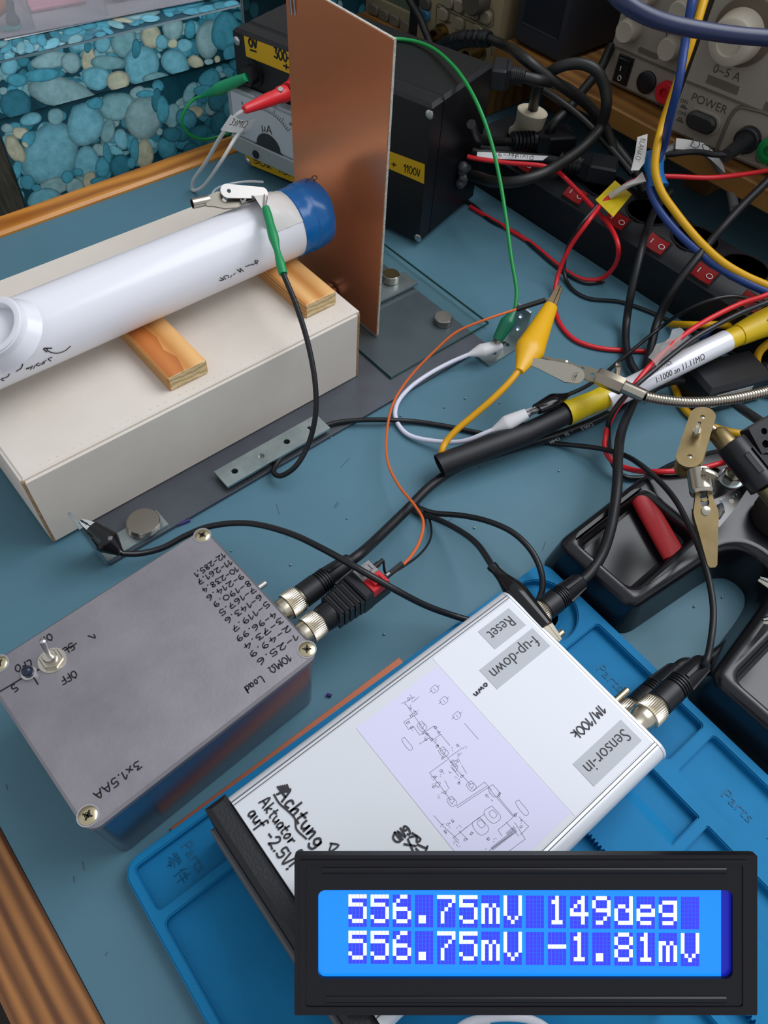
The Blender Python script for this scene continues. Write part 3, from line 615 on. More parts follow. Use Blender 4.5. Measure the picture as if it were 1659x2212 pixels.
panhand('+', (846, 352), (857, 356), .006, lb2, .0009); panhand('1100V', (873, 362), (908, 374), .006, lb2, .0007)
panhand('50x 10M', (548, 345), (640, 380), .005, lb3, .0008)
for u, v in ((512, 88), (536, 349), (928, 247), (903, 514)):
    p = at_pl(u, v, BA, bn); m = MB(); m.lathe([(.0034, 0), (.0034, .0006), (.0026, .0012), (.0008, .0013)], p, bn, 16)
    for a in (.4, .4+PI/2): m.box((-.0020, -.0003, .0012), (.0020, .0003, .0015), 0, Mx.Translation(p) @ rot_to(bn).to_4x4() @ Mx.Rotation(a, 4, 'Z'))
    m.build('panel_screw', STEEL, hv)
# moving coil meter
mt = MB(); a_, b_ = pan(516, 175), pan(516, 311); c_ = b_; 
mx0 = pan(514, 240).x; mx1 = mx0+.080; mz1 = pan(515, 178).z; mz0 = pan(516, 311).z; zsp = pan(513, 274).z
mb_ = MB().box((mx0, -.0100, mz0), (mx1, -.0002, mz1), .0012, Mk).build('meter_case', mat('meter_clear', '9aa3a8', .15, trans=.15), hv)
MB().box((mx0+.004, -.0104, zsp+.001), (mx1-.004, -.0100, mz1-.003), 0, Mk).build('dial_face', mat('meter_dial', 'b4bcc0', .5), mb_)
MB().box((mx0+.001, -.0122, mz0+.001), (mx1-.001, -.0100, zsp), .0010, Mk).build('meter_apron', mat('meter_apron', '8f9594', .35, bump=(600, .3)), mb_)
q = pan(573, 321); MB().cyl(Mk @ V((q.x, -.0121, q.z)), Mk @ V((q.x, -.0132, q.z)), .0035).build('zero_screw', BLK, mb_)
dm = MB(); cx = (mx0+mx1)/2+.002; cz = zsp+.001
for i in range(25):
    a = math.radians(135-90*i/24); r0 = .031; r1 = r0+(.005 if i % 4 == 0 else .0028)
    pA = V((cx+r0*math.cos(a), -.0106, cz+r0*math.sin(a))); pB = V((cx+r1*math.cos(a), -.0106, cz+r1*math.sin(a)))
    dm.tube([Mk @ pA, Mk @ pB], .00018, 4, smoothpath=False)
dm.tube([Mk @ V((cx+.031*math.cos(math.radians(135-90*i/20)), -.0106, cz+.031*math.sin(math.radians(135-90*i/20)))) for i in range(21)], .00018, 4, smoothpath=False)
text(dm, '\u00b5A', Mk @ V((cx-.001, -.0105, cz+.016)), bd, bn, .010); text(dm, '40', Mk @ V((cx+.010, -.0105, cz+.0385)), bd, bn, .0038)
for k, s in enumerate(('0', '20', '60')): text(dm, s, Mk @ V((cx+(-.026, -.010, .026)[k], -.0105, cz+(.029, .0385, .029)[k])), bd, bn, .0038)
dm.build('dial_print', PRINT, mb_)
MB().prism([(cx-.016, cz-.001)]+[(cx+.013*math.cos(a)-.000, cz+.012*math.sin(a)) for a in [PI-PI*i/10 for i in range(11)]]+[(cx+.016, cz-.001)], .0105, .0112, M=Mk @ Mx.Rotation(PI/2, 4, 'X')).build('coil_cover', mat('coil_dark', '2a2c2e', .4), mb_)
# jacks
pj = at_pl(548, 158, BA, bn)
jk = MB(); jk.lathe([(.0095, 0), (.0095, .002), (.0075, .002), (.0075, .010), (.0045, .0102), (.0045, .004)], pj, bn, 6); jk.lathe([(.010, -.0001), (.010, .0015)], pj, bn, 24); jk.build('black_jack', BLK, hv)
pj2 = at_pl(645, 185, BA, bn); MB().lathe([(.0085, 0), (.0085, .004), (.0068, .0045), (.0068, .013), (.004, .0132), (.004, .006)], pj2, bn, 20).build('red_jack', RED, hv)
pg = Mk @ V((BW, .055, .040))
m = MB(); 
for i in range(9): m.sphere(pg+V((random.uniform(-.002, .004), -.001-random.uniform(0, .004), random.uniform(-.010, .010))), random.uniform(.003, .0055), 8)
m.build('glue_blob', mat('hot_glue', '4c4e52', .3, trans=.2), hv)
# red banana plug with white wire and tag
pt = thing('banana_lead', 'red banana plug with white wire and a 33M ohm tag at the meter box', 'test lead', pj2)
tail = at_s(527, 237, .300); nose = pj2+bn*.016; dirn = (nose-tail).normalized(); Lb = (nose-tail).length
MB().lathe([(.0024, 0), (.0032, .002), (.0050, Lb*.55), (.0052, Lb*.80), (.0062, Lb*.86), (.0062, Lb*.98), (.0040, Lb)], tail, dirn, 20).build('plug_body', RED, pt)
MB().cyl(nose, nose+dirn*.012, .0020).build('plug_pin', STEEL, pt)
p = tail+dirn*(Lb*.88)+V((-.002, -.003, .0055)); MB().lathe([(.0020, 0), (.0020, .0012), (.0008, .0012)], p, (-.3, -.4, .9), 12).build('set_screw', STEEL, pt)
WW = mat('white_wire', 'cfcfcb', .35)
cable('wire', [tail+dirn*.002, at_s(510, 250, .296), at_s(480, 290, .290), at_s(445, 350, .287), at_s(416, 395, .286), at_s(416, 410, .286), at_s(436, 405, .288), at_s(480, 345, .298), at_s(504, 305, .312), at_s(520, 285, .338)], .0015, WW, pt)
# folded paper tag
def ribbon(pts_a, pts_b, name, material, parent, th=.0003):
    vs = []; n = len(pts_a)
    nn = (V(pts_a[1])-V(pts_a[0])).cross(V(pts_b[0])-V(pts_a[0])).normalized()*th
    for a, b in zip(pts_a, pts_b): vs += [V(a), V(b), V(a)+nn, V(b)+nn]
    fs = []
    for i in range(n-1):
        k = 4*i; fs += [(k, k+1, k+5, k+4), (k+2, k+6, k+7, k+3), (k, k+4, k+6, k+2), (k+1, k+3, k+7, k+5)]
    fs += [(0, 2, 3, 1), (4*n-4, 4*n-3, 4*n-1, 4*n-2)]
    m = MB().add(vs, fs, None, True); return m.build(name, material, parent)
ta = [at_s(498, 248, .291), at_s(515, 258, .290), at_s(535, 262, .292), at_s(552, 256, .296)]
tb = [at_s(476, 281, .2885), at_s(500, 286, .288), at_s(522, 286, .290), at_s(538, 278, .294)]
tg = ribbon(ta, tb, 'paper_tag', PAPER, pt)
m = MB(); c_ = (ta[1]+tb[2])/2-FW*.0016; c2 = (ta[0]+tb[0])/2; c3 = (ta[2]+tb[2])/2; nt_ = -FW
text(m, '33M\u03a9', (c_+V((-.0012, -.0012, .0016))), (c3-c2), nt_, .0085); m.build('printed_text', PRINT, tg)
# green lead clipped to the black jack
GRN = mat('green_plastic', '1f9a66', .4); GRNW = mat('green_wire', '0f8a40', .38)
def clip_sleeve(a, b, r, material, parent, flat=.75, name='clip_sleeve', n=16, upv=None):
    """fat rubber boot from wire end a to jaw end b"""
    f = lambda t: r*(.30+.08*t/.1 if t < .1 else (.42+.58*(t-.1)/.32 if t < .42 else (1.0-.10*(t-.42)/.2 if t < .62 else .90-.22*(t-.62)/.38)))
    return MB().tube([V(a)+(V(b)-V(a))*i/20 for i in range(21)], f, n, 1, False, flat, upv=upv).build(name, material, parent)
def clip_jaws(a, b, wid, parent, open_=.25, upv=(0, 0, 1), material=None, teeth=6):
    """two toothed jaws from a (in the boot) to the tip b"""
    a = V(a); b = V(b); L = (b-a).length; M = frame(a, b-a, upv)
    for sg in (1, -1):
        out = [(0, 0), (L, 0)]
        ol = [(0, .0005), (0, wid*.55), (L*.7, wid*.32), (L, wid*.14), (L, .0003)]
        for i in range(teeth): x = L*(1-.09*(i+.5)); ol += [(x, .0010), (x-L*.045, .0003)]
        m = MB(); m.prism([(p[0], p[1]) for p in ol], -wid*.28, wid*.28, M=M @ Mx.Rotation(PI/2 if False else 0, 4, 'X') @ Mx.Diagonal((1, sg, 1, 1)))
        m.build('clip_jaw', material or CHROME, parent)
gl = thing('green_lead', 'green clip lead gripping the black jack of the meter box', 'test lead', pj)
ge = at_pl(535, 165, pj+bn*.009, bn); gs = at_t(437, 208, .608)
clip_sleeve(gs, ge, .0068, GRN, gl)
cable('wire', [gs, at_t(421, 213, .612), at_t(401, 235, .612), at_t(393, 262, .612), at_t(405, 287, .612), at_t(438, 301, .612), at_t(472, 295, .612), at_t(520, 278, .612)], .0013, GRNW, gl)
# ------------------------------------------------------------------ die cast box
ALU = mat('cast_aluminium', 'a09ca1', .5, .85, var=(26, '8c888f', .35), bump=(800, .06), rvar=(60, .42, .58))
db = thing('diecast_box', 'grey die cast metal box covered in handwritten numbers', 'metal box', (-.03, .12, 0))
Md = yawf((-.0293, .1203, 0), math.radians(2.2)); DL, DW, DH = .1186, .0926, .057
b = MB(); n_ = 6
o1 = rrect(.0022, .0022, DL-.0022, DW-.0022, .005, n_); o2 = rrect(.0004, .0004, DL-.0004, DW-.0004, .006, n_)
vs = [Md @ V((p[0], p[1], .0002)) for p in inset(o1, .0008)]+[Md @ V((p[0], p[1], .001)) for p in o1]+[Md @ V((p[0], p[1], .0525)) for p in o2]
k = len(o1); fs = [tuple(range(k))[::-1], tuple(range(2*k, 3*k))]
for r_ in range(2):
    for i in range(k): j = (i+1) % k; fs.append((r_*k+i, r_*k+j, (r_+1)*k+j, (r_+1)*k+i))
b.add(vs, fs, None, True).build('box_body', mat('cast_side', '8d8b94', .24, .95, bump=(500, .05)), db)
lid = MB().prism(rrect(-.0004, -.0004, DL+.0004, DW+.0004, .0065, n_), .0528, DH, .0013, 0, Md).build('box_lid', ALU, db)
MB().prism(rrect(.001, .001, DL-.001, DW-.001, .006, n_), .0522, .0530, M=Md).build('lid_seam', mat('seam_black', '050507', .7), db)
SCR = mat('brass_screw', 'c9bd9c', .25, 1.0)
def pozi(p, r, nrm, parent, rot=.6, name='screw', mt=None):
    M = Mx.Translation(V(p)) @ rot_to(nrm).to_4x4()
    m = MB(); m.lathe([(r, -.0004), (r, .0003), (r*.8, .0007), (r*.34, .0008), (r*.3, .0003), (0, .0001)], (0, 0, 0), (0, 0, 1), 24, M)
    s = m.build(name, mt or SCR, parent)
    m = MB()
    for a in (rot, rot+PI/2): m.box((-r*.55, -r*.1, .00035), (r*.55, r*.1, .00085), 0, M @ Mx.Rotation(a, 4, 'Z'))
    m.build('cross_slot', mat('slot_dark', '2c2820', .5, .6), s); return s
def ringp(p, r0, r1, nrm, parent, name, mt, h=.0002):
    return MB().lathe([(r0, 0), (r0, h), (r1, h), (r1, 0), (r0, 0)], p, nrm, 28).build(name, mt, parent)
for u, v, a in ((437, 1157, .4), (663, 1403, .9), (190, 1762, .7), (-3, 1434, .2)):
    p = at(u, v, DH); pozi(p, .0038, (0, 0, 1), lid, a)
    ringp(p, .0039, .0045, (0, 0, 1), lid, 'screw_well', STEEL, .00025)
# toggle switch and light
p = at(113, 1427, DH); m = MB(); m.lathe([(.0050, 0), (.0050, .0022), (.0046, .0026)], p, (0, 0, 1), 6); m.lathe([(.0062, 0), (.0062, .0005)], p, (0, 0, 1), 24); m.lathe([(.0031, .002), (.0031, .0052), (.0028, .0056)], p, (0, 0, 1), 20); m.build('switch_nut', CHROME, lid)
m = MB(); q = at(95, 1392, DH+.014); m.lathe([(.0009, 0), (.0012, .007), (.0015, .012), (.0014, .0130), (.0006, .0135)], p+V((0, 0, .004)), q-(p+V((0, 0, .004))), 14); m.build('toggle_lever', STEEL, lid)
p = at(64, 1456, DH); m = MB(); m.lathe([(.0034, 0), (.0034, .0014), (.0026, .0016)], p, (0, 0, 1), 20); m.build('light_bezel', STEEL, lid); MB().sphere(p+V((0, 0, .0030)), .0026, 16).build('indicator_light', mat('led_lens', '2b3350', .08, trans=.5), lid)
rows = [('12-285.1', (485, 1198), (422, 1243)), ('11-261.7', (500, 1213), (428, 1259)), ('10-238.4', (514, 1228), (438, 1277)), ('9-214.6', (526, 1243), (448, 1294)), ('8-190.9', (541, 1258), (462, 1308)), ('7-167.5', (551, 1272), (475, 1326)),
 ('6-143.6', (565, 1288), (488, 1343)), ('5-119.7', (581, 1303), (503, 1361)), ('4-96.99', (596, 1326), (512, 1382)), ('3-73.4', (610, 1338), (528, 1400)), ('2-49.9', (627, 1355), (541, 1416)), ('1-25.6', (643, 1374), (557, 1433)),
 ('10M\u03a9', (627, 1419), (583, 1450)), ('Load', (568, 1466), (532, 1491)), ('3x1.5AA', (303, 1650), (205, 1722)), ('ON', (113, 1374), (88, 1388)), ('OFF', (165, 1455), (133, 1472)), ('LFO', (68, 1432), (33, 1446)), ('5L', (160, 1394), (138, 1409)), ('5', (36, 1483), (27, 1490)), ('1', (201, 1370), (197, 1378))]
m = MB()
for s, a, b_ in rows: hand(m, s, at(*a, DH), at(*b_, DH), .0029 if len(s) > 3 and s[0] in '123456789' and s != '3x1.5AA' and 'M' not in s else .0036, lw=.00055)
for l in ([(0, 1494), (50, 1464)], [(78, 1450), (103, 1434)], [(140, 1405), (165, 1390)], [(74, 1465), (82, 1478)], [(120, 1437), (125, 1446)]): px_line(m, l, DH, .0006)
m.build('handwriting', INK, lid)
# threaded stud on the connector side
p = at(555, 1272, .040); dX = V((math.cos(.038), math.sin(.038), 0))
MB().cyl(p-dX*.004, p+dX*.006, .0016, n=14, c=.0004).build('toggle_lever', STEEL, db)
# ---- BNC connectors
BNCM = mat('bnc_nickel', 'c9c0ae', .3, 1.0)
def bnc_ring(p, d, parent, L=.0125, r=.0073):
    prof = [(.0055, -.006), (.0055, -.001), (.0061, 0), (.0063, .0012), (.0063, .0040), (r, .0044), (r, .0118), (.0066, .0124), (.0060, .0140), (.005, .0142)]
    MB().lathe(prof, p, d, 92, flute=(5, 6)).build('coupling_ring', BNCM, parent)
def jack(p, d, parent):
    MB().lathe([(.0070, 0), (.0070, .0018), (.0048, .0020), (.0048, .011), (.0040, .011)], p, d, 24).build('socket', BNCM, parent)
def bnc_boot(p, d, L, parent, r=.0066, tail=.0032):
    d = V(d).normalized(); q = V(p)
    prof = [(.0052, 0), (r, .0006), (r, L*.32)]
    for i in range(4): h = L*(.34+.045*i); prof += [(r*.86, h), (r*.86, h+L*.012), (r*.97, h+L*.016), (r*.97, h+L*.036)]
    prof += [(r*.84, L*.54), (tail+.0016, L*.97), (tail+.0010, L)]
    MB().lathe(prof, q, d, 28).build('cable_boot', RUB, parent)
    m = MB(); R = rot_to(d)
    for a in (0, PI/2, PI, -PI/2):
        c = R @ V((math.cos(a), math.sin(a), 0)); t = d.cross(c)
        z0, z1 = q+d*(L*.54), q+d*(L*.96)
        vs = [z0+c*(r*.8)+t*.0012, z0+c*(r*.8)-t*.0012, z0+c*(r*.98)+t*.0008, z0+c*(r*.98)-t*.0008, z1+c*(tail)+t*.0012, z1+c*tail-t*.0012, z1+c*(tail+.0019)+t*.0008, z1+c*(tail+.0019)-t*.0008]
        m.add(vs, [(0, 1, 3, 2), (4, 6, 7, 5), (0, 4, 5, 1), (2, 3, 7, 6), (0, 2, 6, 4), (1, 5, 7, 3)])
    m.build('boot_rib', RUB, parent); return q+d*L
j1 = at(600, 1318, .036); j2 = at(648, 1372, .036)
xj = (Md @ V((DL, 0, 0))).x+.001
fz = .034
J1 = at_s(606, 1316, xj-.001); J2 = at_s(652, 1368, xj-.001)
J1.z = fz; J2.z = fz
J1 = at(608, 1322, fz); J2 = at(652, 1374, fz)
J1.x = xj-.0025; J2.x = xj-.0025
jack(J1, dX, db); jack(J2, dX, db)
# coax with boot into the die cast box, running off to the right
cx1 = thing('coax_cable', 'thick black coax from the die cast box running under the yellow taped probe', 'cable', J1)
bnc_ring(J1+dX*.006, dX, cx1); e = bnc_boot(J1+dX*.0195, dX, .034, cx1)
cp = [e-dX*.004, e+dX*.006]+A((810, 1168, .024), (880, 1100, .014), (930, 1050, .010), (985, 1012, .007), (1040, 990, .006), (1130, 962, .006), (1210, 938, .006), (1290, 906, .006), (1345, 876, .006), (1372, 848, .006), (1378, 815, .006), (1362, 785, .006), (1352, 745, .006), (1354, 690, .010), (1364, 630, .028), (1384, 545, .0465), (1400, 490, .0475), (1424, 440, .048), (1450, 415, .052))
cable('coax_jacket', cp, .0030, RUB, cx1, 12)
m = MB(); 
for s, a_ in (('CABLE', (1268, 922)), ('-', (1236, 933)), ('50', (1224, 938)), ('OHM', (1198, 952))):
    c_ = at(a_[0], a_[1]-1, .0095); text(m, s, c_, at(a_[0]-30, a_[1]+11, .0095)-c_, (0, 0, 1), .0036, lift=.0)
m.build('printed_text', mat('cable_print', '9a9ca0', .6), cx1)
# terminal adaptor
ad = thing('terminal_adaptor', 'BNC to screw terminal adaptor with grey and red levers on the die cast box', 'adaptor', J2)
bnc_ring(J2+dX*.006, dX, ad)
Ma = frame(J2+dX*.020, dX, (0, 0, 1))
m = MB(); m.lathe([(.0066, -.001), (.0072, .001), (.0075, .006)], (0, 0, 0), (1, 0, 0), 24, Ma)
for i in range(5):
    x = .0055+.0033*i; w_ = .0074+.0006*i*.5; m.box((x, -w_, -.0072), (x+.0028, w_, .0072), .0012, Ma)
    m.box((x+.0026, -w_+.001, -.0064), (x+.0036, w_-.001, .0064), 0, Ma)
m.box((.0215, -.0088, -.0078), (.0275, .0088, .0084), .001, Ma); m.box((.027, -.0086, -.0078), (.040, .0086, .0012), .0012, Ma)
m.build('adaptor_body', BLK, ad)
for y0, y1, mt, nm in ((-.0082, 0, RED, 'red'), (.0001, .0083, mat('grey_plastic', '8d8a8c', .45), 'grey')):
    m = MB(); m.box((.0275, y0, .0012), (.0385, y1, .0080), .0004, Ma); m.box((.0300, y0+.0018, .0080), (.0350, y1-.0020, .0104), .0006, Ma); m.box((.0362, y0+.0022, .0080), (.0376, y1-.0022, .0086), 0, Ma)
    m.build('terminal_lever', mt, ad, label=nm+' spring terminal')
# jumper wires
DUP = mat('dupont_black', '1c1b1c', .5)
ja = thing('orange_jumper', 'orange jumper wire from the red terminal to the yellow clip', 'jumper wire', Ma @ V((.04, -.004, .004)))
h0, h1 = Ma @ V((.0385, -.0041, .0042)), Ma @ V((.0520, -.0041, .0052))
M_ = frame(h0, h1-h0, (0, 0, 1)); MB().box((0, -.00125, -.00125), (.0135, .00125, .00125), .0002, M_).build('pin_housing', DUP, ja)
MB().box((.002, -.0006, .00125), (.0042, .0006, .00132), 0, M_).build('contact_window', STEEL, ja)
ORW = mat('orange_wire', 'd2622a', .4)
ca = at(1116, 668, .050); cb = at(1178, 648, .053)
cable('wire', [h1]+A((850, 1237, .032), (885, 1205, .030), (908, 1165, .028), (914, 1125, .027), (896, 1092, .024), (862, 1050, .018), (838, 1000, .014), (835, 940, .012), (850, 870, .014), (885, 815, .020), (935, 762, .030), (985, 718, .040), (1050, 690, .047))+[ca], .00085, ORW, ja, 8, 9)
M_ = frame(ca, cb-ca, (0, 0, 1)); Lh = (cb-ca).length; MB().box((0, -.00150, -.00125), (Lh, .00150, .00125), .0002, M_).build('socket_housing', DUP, ja)
MB().cyl(cb, at(1192, 643, .053), .00035, n=6).build('pin', SCR, ja)
jb = thing('black_jumper', 'thin black jumper wire from the grey terminal curling beside the thick coax', 'jumper wire', Ma @ V((.04, .004, .004)))
h0, h1 = Ma @ V((.0385, .0042, .0046)), Ma @ V((.0455, .0042, .0054))
m = MB(); m.cyl(h0, h0+(h1-h0)*.55, .0016, n=12); m.cyl(h0+(h1-h0)*.55, h1, .0012, n=12); m.build('pin_housing', DUP, jb)
cable('wire', [h1]+A((835, 1240, .032), (880, 1218, .028), (918, 1185, .018), (932, 1150, .006), (926, 1118, .0025), (912, 1095, .0025)), .0007, WIREK, jb, 8, 9)
M_ = frame(at(913, 1112, .0022), at(899, 1088, .0022)-at(913, 1112, .0022), (0, 0, 1)); MB().box((0, -.0012, -.0012), (.009, .0012, .0012), .0002, M_).build('pin_housing', DUP, jb)
MB().cyl(at(899, 1088, .0022), at(897, 1083, .0022), .0003, n=6).build('pin', STEEL, jb)
# ------------------------------------------------------------------ copper strip and silicone mat
MB().box((-.006, .085, 0.0), (.1345, .1190, .0016), .0001, yawf((0, 0, 0), math.radians(-.9))).build('copper_strip', mat('copper_dull', 'a8644a', .4, .7)); tag(COL.objects[-1], 'flat copper clad board lying half under the blue mat edge', 'board')
SIL = mat('blue_silicone', '0a78ac', .6, spec=.25, var=(40, '0970a2', .3), bump=(900, .04))
sm = thing('silicone_mat', 'blue silicone repair mat with parts trays under the silver case', 'mat', (-.0296, .1163, .0017))
Ms = yawf((-.0296, .1163, 0), math.radians(-1.759)); ZB, ZR = .0017, .0095
out = rrect(0, -.36, .2700, 0, .008, 6)
MB().prism(out, ZB, .0045, 0, .0006, Ms).build('mat_base', SIL, sm)
m = MB(); 
holes = [rrect(.0048, -.0260, .0950, -.0042, .002, 3), rrect(.0046, -.33, .1640, -.0308, .003, 3), circ(.2450, -.0235, .0200, 40), rrect(.2352, -.1212, .2645, -.0478, .002, 3), rrect(.2352, -.2300, .2645, -.1276, .002, 3), rrect(.2050, -.1478, .2254, -.0500, .0006, 2), rrect(.2050, -.2300, .2254, -.1534, .0006, 2)]
tooth = [(.1690, -.060), (.1690, -.30)]
for i in range(120): y = -.30+.002*i; tooth += [(.1782, y), (.1782, y+.001), (.1772, y+.001), (.1772, y+.002)]
holes.append(tooth)
plate(m, [out]+holes, .0044, ZR-.0008, Ms); 
o_in = inset(out, .0008); plate(m, [o_in]+[inset(h, -.0006) if i != 7 else h for i, h in enumerate(holes)], ZR-.0008, ZR, Ms)
m.build('tray_walls', SIL, sm)
m = MB(); m.lathe([(.0115, 0), (.0115, .0012), (.0100, .0012), (.0100, 0), (.0115, 0)], Ms @ V((.2450, -.0235, .0045)), (0, 0, 1), 40); m.lathe([(.0055, 0), (.0055, .0008), (.0045, .0008), (.0045, 0)], Ms @ V((.2450, -.0235, .0045)), (0, 0, 1), 30); m.build('magnet_ring', SIL, sm)
m = MB(); m.add([Ms @ V(p) for p in ((.2050, -.0500, .0045), (.2120, -.0500, .0045), (.2120, -.1478, .0045), (.2050, -.1478, .0045), (.2050, -.0500, .0085), (.2050, -.1478, .0085))], [(0, 1, 2, 3), (0, 4, 1), (3, 2, 5), (4, 0, 3, 5), (1, 4, 5, 2)]); m.build('tray_ramp', SIL, sm)
SIL2 = mat('silicone_letters', '0c6187', .6)
m = MB(); xs_ = Ms.to_3x3()
def mattext(s, x, y, sz, d, u_): text(m, s, Ms @ V((x, y, .0046)), xs_ @ V(d), (0, 0, 1), sz)
mattext('Parts', .2480, -.0735, .0085, (0, -1, 0), None); mattext('Parts', .2475, -.1570, .0085, (0, -1, 0), None)
mattext('Parts', .0275, -.0148, .0075, (0, -1, 0), None)
# the two characters for spare parts, drawn as raised strokes
def kanji(cx, cy, s):
    k1 = [[(.1, .95), (.9, .95)], [(.05, .8), (.05, .68)], [(.05, .8), (.95, .8), (.9, .68)], [(.5, .95), (.5, .62)], [(.2, .72), (.4, .72)], [(.6, .72), (.8, .72)], [(.5, .6), (.05, .35)], [(.5, .6), (.95, .35)], [(.35, .38), (.65, .38)], [(.25, .25), (.75, .25), (.55, .1)], [(.45, .15), (.6, 0)]]
    k2 = [[(.3, 1), (.05, .55)], [(.2, .72), (.2, 0)], [(.5, .85), (.4, .6)], [(.45, .68), (.95, .68)], [(.35, .4), (1, .4)], [(.68, 1), (.68, 0)]]
    for j, kk in enumerate((k1, k2)):
        for pl in kk:
            P = [Ms @ V((cx+(p[1]-.5)*s*-1*-1, cy-(p[0]+j*1.25)*s, .0047)) for p in pl]
            m.tube(P, .00022, 4, smoothpath=False)
kanji(.2475, -.1745, .0075); kanji(.0195, -.0078, .0062)
m.build('moulded_lettering', SIL2, sm)['kind'] = 'stuff'
# ------------------------------------------------------------------ silver instrument case
AN = mat('anodised_aluminium', 'dcdee3', .36, .2, bump=(1500, .02)); PNL = mat('panel_white', 'd2d5da', .45)
PNLP = mat('panel_paper', 'dde0e7', .55); SCHP = mat('schematic_paper', 'd4d3ec', .6); GREYL = mat('grey_label', 'b3b6bc', .5)
ZC = .052; ZC0 = ZR+.0001
ic = thing('instrument_case', 'silver aluminium instrument case with grey word labels on the blue mat', 'instrument case', (.02, .09, ZC0))
Mc = yawf((.0209, .0934, 0), math.radians(-1.137)); Lc = .1615
def cprof():  # outline in y,z
    y0, y1 = -.0992, .0064; r = .006; pts = []
    for cy, cz, a0 in ((y0+r, ZC0+r, PI), (y1-r, ZC0+r, 1.5*PI), (y1-r, ZC+.0004-r, 0), (y0+r, ZC+.0004-r, PI/2)):
        for i in range(7): a = a0+PI/2*i/6; pts.append((cy+r*math.cos(a), cz+r*math.sin(a)))
    return pts
MX = Mc @ Mx(((0, 0, 1, 0), (1, 0, 0, 0), (0, 1, 0, 0), (0, 0, 0, 1)))   # prism x,y,z -> y,z,x
MB().prism(cprof(), 0.0, Lc, M=MX, smooth=True).build('extrusion', AN, ic)
MB().prism([(p[0], p[1]) for p in inset(cprof(), -.0003)], Lc, Lc+.0016, .0004, .0, M=MX).build('end_plate', AN, ic)
for y_ in (-.0922, -.0938, .0006, .0022): MB().box((0, y_, ZC), (Lc, y_+.0004, ZC+.0005), 0, Mc).build('panel_groove', mat('groove', '55585e', .5), ic)
top = MB().box((0.0, -.0916, ZC), (Lc-.0012, .0002, ZC+.0007), .0002, Mc).build('top_panel', PNL, ic)
zt = ZC+.0007
MB().box((-.0100, -.1000, ZC0-.002), (.0, .0072, ZC+.0012), .0022, Mc).build('end_bezel', mat('bezel_black', '1b1c20', .5, bump=(900, .25)), ic)
MB().box((-.0125, -.093, ZC0+.004), (-.0095, .0015, ZC-.010), .001, Mc).build('end_panel', mat('end_panel_grey', '54565a', .5), ic)
MB().box((.1090, -.0912, zt), (Lc-.0016, -.0004, zt+.00012), 0, Mc).build('white_paper', PNLP, top)
sp = MB().box((.0600, -.0890, zt), (.1086, -.0048, zt+.00018), 0, Mc).build('schematic_sheet', SCHP, top)
XR = Mc.to_3x3() @ V((-1, 0, 0)); UPc = (0, 0, 1)
for s, x0, x1, y0, y1 in (('Reset', .1357, .1568, -.0153, -.0034), ('f-up-down', .1224, .1582, -.0304, -.0184), ('Sensor-in', .1246, .1570, -.0880, -.0757)):
    lb = MB().box((x0, y0, zt+.00012), (x1, y1, zt+.0003), 0, Mc).build('word_label', GREYL, top)
    m = MB(); fw_ = {'Reset': .0150, 'f-up-down': .0298, 'Sensor-in': .0268}[s]
    text(m, s, Mc @ V(((x0+x1)/2, (y0+y1)/2+(.0005), zt+.0003)), XR, UPc, .0086, fit=fw_); m.build('printed_text', PRINT, lb)
INK2 = mat('felt_pen', '2a2730', .6)
m = MB(); lf = .0004
def chand(s, a, b_, h, lw): hand(m, s, at(*a, zt), at(*b_, zt), h, lw=lw, lift=lf)
chand('Achtung', (610, 1706), (696, 1822), .0058, .0009); chand('Aktuator', (570, 1726), (636, 1818), .0046, .0007); chand('an', (648, 1834), (664, 1856), .0046, .0007); chand('auf -2.5V!', (545, 1750), (632, 1872), .0048, .00075)
px_line(m, [(592, 1717), (604, 1736), (622, 1752), (637, 1768), (640, 1790), (646, 1798)], zt, .0007, lf); px_line(m, [(648, 1800), (662, 1812)], zt, .0007, lf)
px_line(m, [(714, 1822), (732, 1826), (712, 1840), (716, 1824)], zt, .0007, lf)
for k in range(5): px_line(m, [(600+k*5, 1700-k*1.0), (608+k*4.4, 1712-k*.4)], zt, .0008, lf+.00002)
chand('GND', (884, 1790), (850, 1814), .0040, .0008); chand('RX', (901, 1805), (882, 1832), .0040, .0008); chand('TX', (914, 1824), (905, 1848), .0040, .0008)
chand('1M/100k', (1303, 1530), (1240, 1592), .0042, .0006); chand('own', (1054, 1478), (1026, 1505), .0026, .0006)
m.build('handwriting', INK2, top)
# ---- schematic drawing on the sheet (fine print)
m = MB()
zs = zt+.00022
def pl_(pts, lw=.00016): px_line(m, pts, zs-.0002, lw)
def S4(x, y): return (750+x/3.318, 1430+y/3.318)     # crop pixel to photo pixel
def L4(*p): pl_([S4(*q) for q in p])
def rect4(cx, cy, w_, h_, a):
    c, s = math.cos(a), math.sin(a); P = [(cx+x*c-y*s, cy+x*s+y*c) for x, y in ((-w_, -h_), (w_, -h_), (w_, h_), (-w_, h_), (-w_, -h_))]; L4(*P)
def tri4(cx, cy, r, a): L4(*[(cx+r*math.cos(a+k*2*PI/3), cy+r*math.sin(a+k*2*PI/3)) for k in (0, 1, 2, 0)])
def circ4(cx, cy, r): L4(*[(cx+r*math.cos(k*PI/4), cy+r*math.sin(k*PI/4)) for k in range(9)])
AG = math.radians(52); PG = math.radians(-38)
for x, y in ((625, 195), (692, 277), (785, 385)): rect4(x, y, 24, 18, PG); L4((x-36, y+24), (x-18, y+10)); L4((x+18, y-12), (x+38, y-26)); L4((x-6, y-4), (x+8, y+10))
for x, y in ((535, 460), (688, 645), (775, 765), (650, 880), (890, 888), (750, 998)): tri4(x, y, 22, AG+.5)
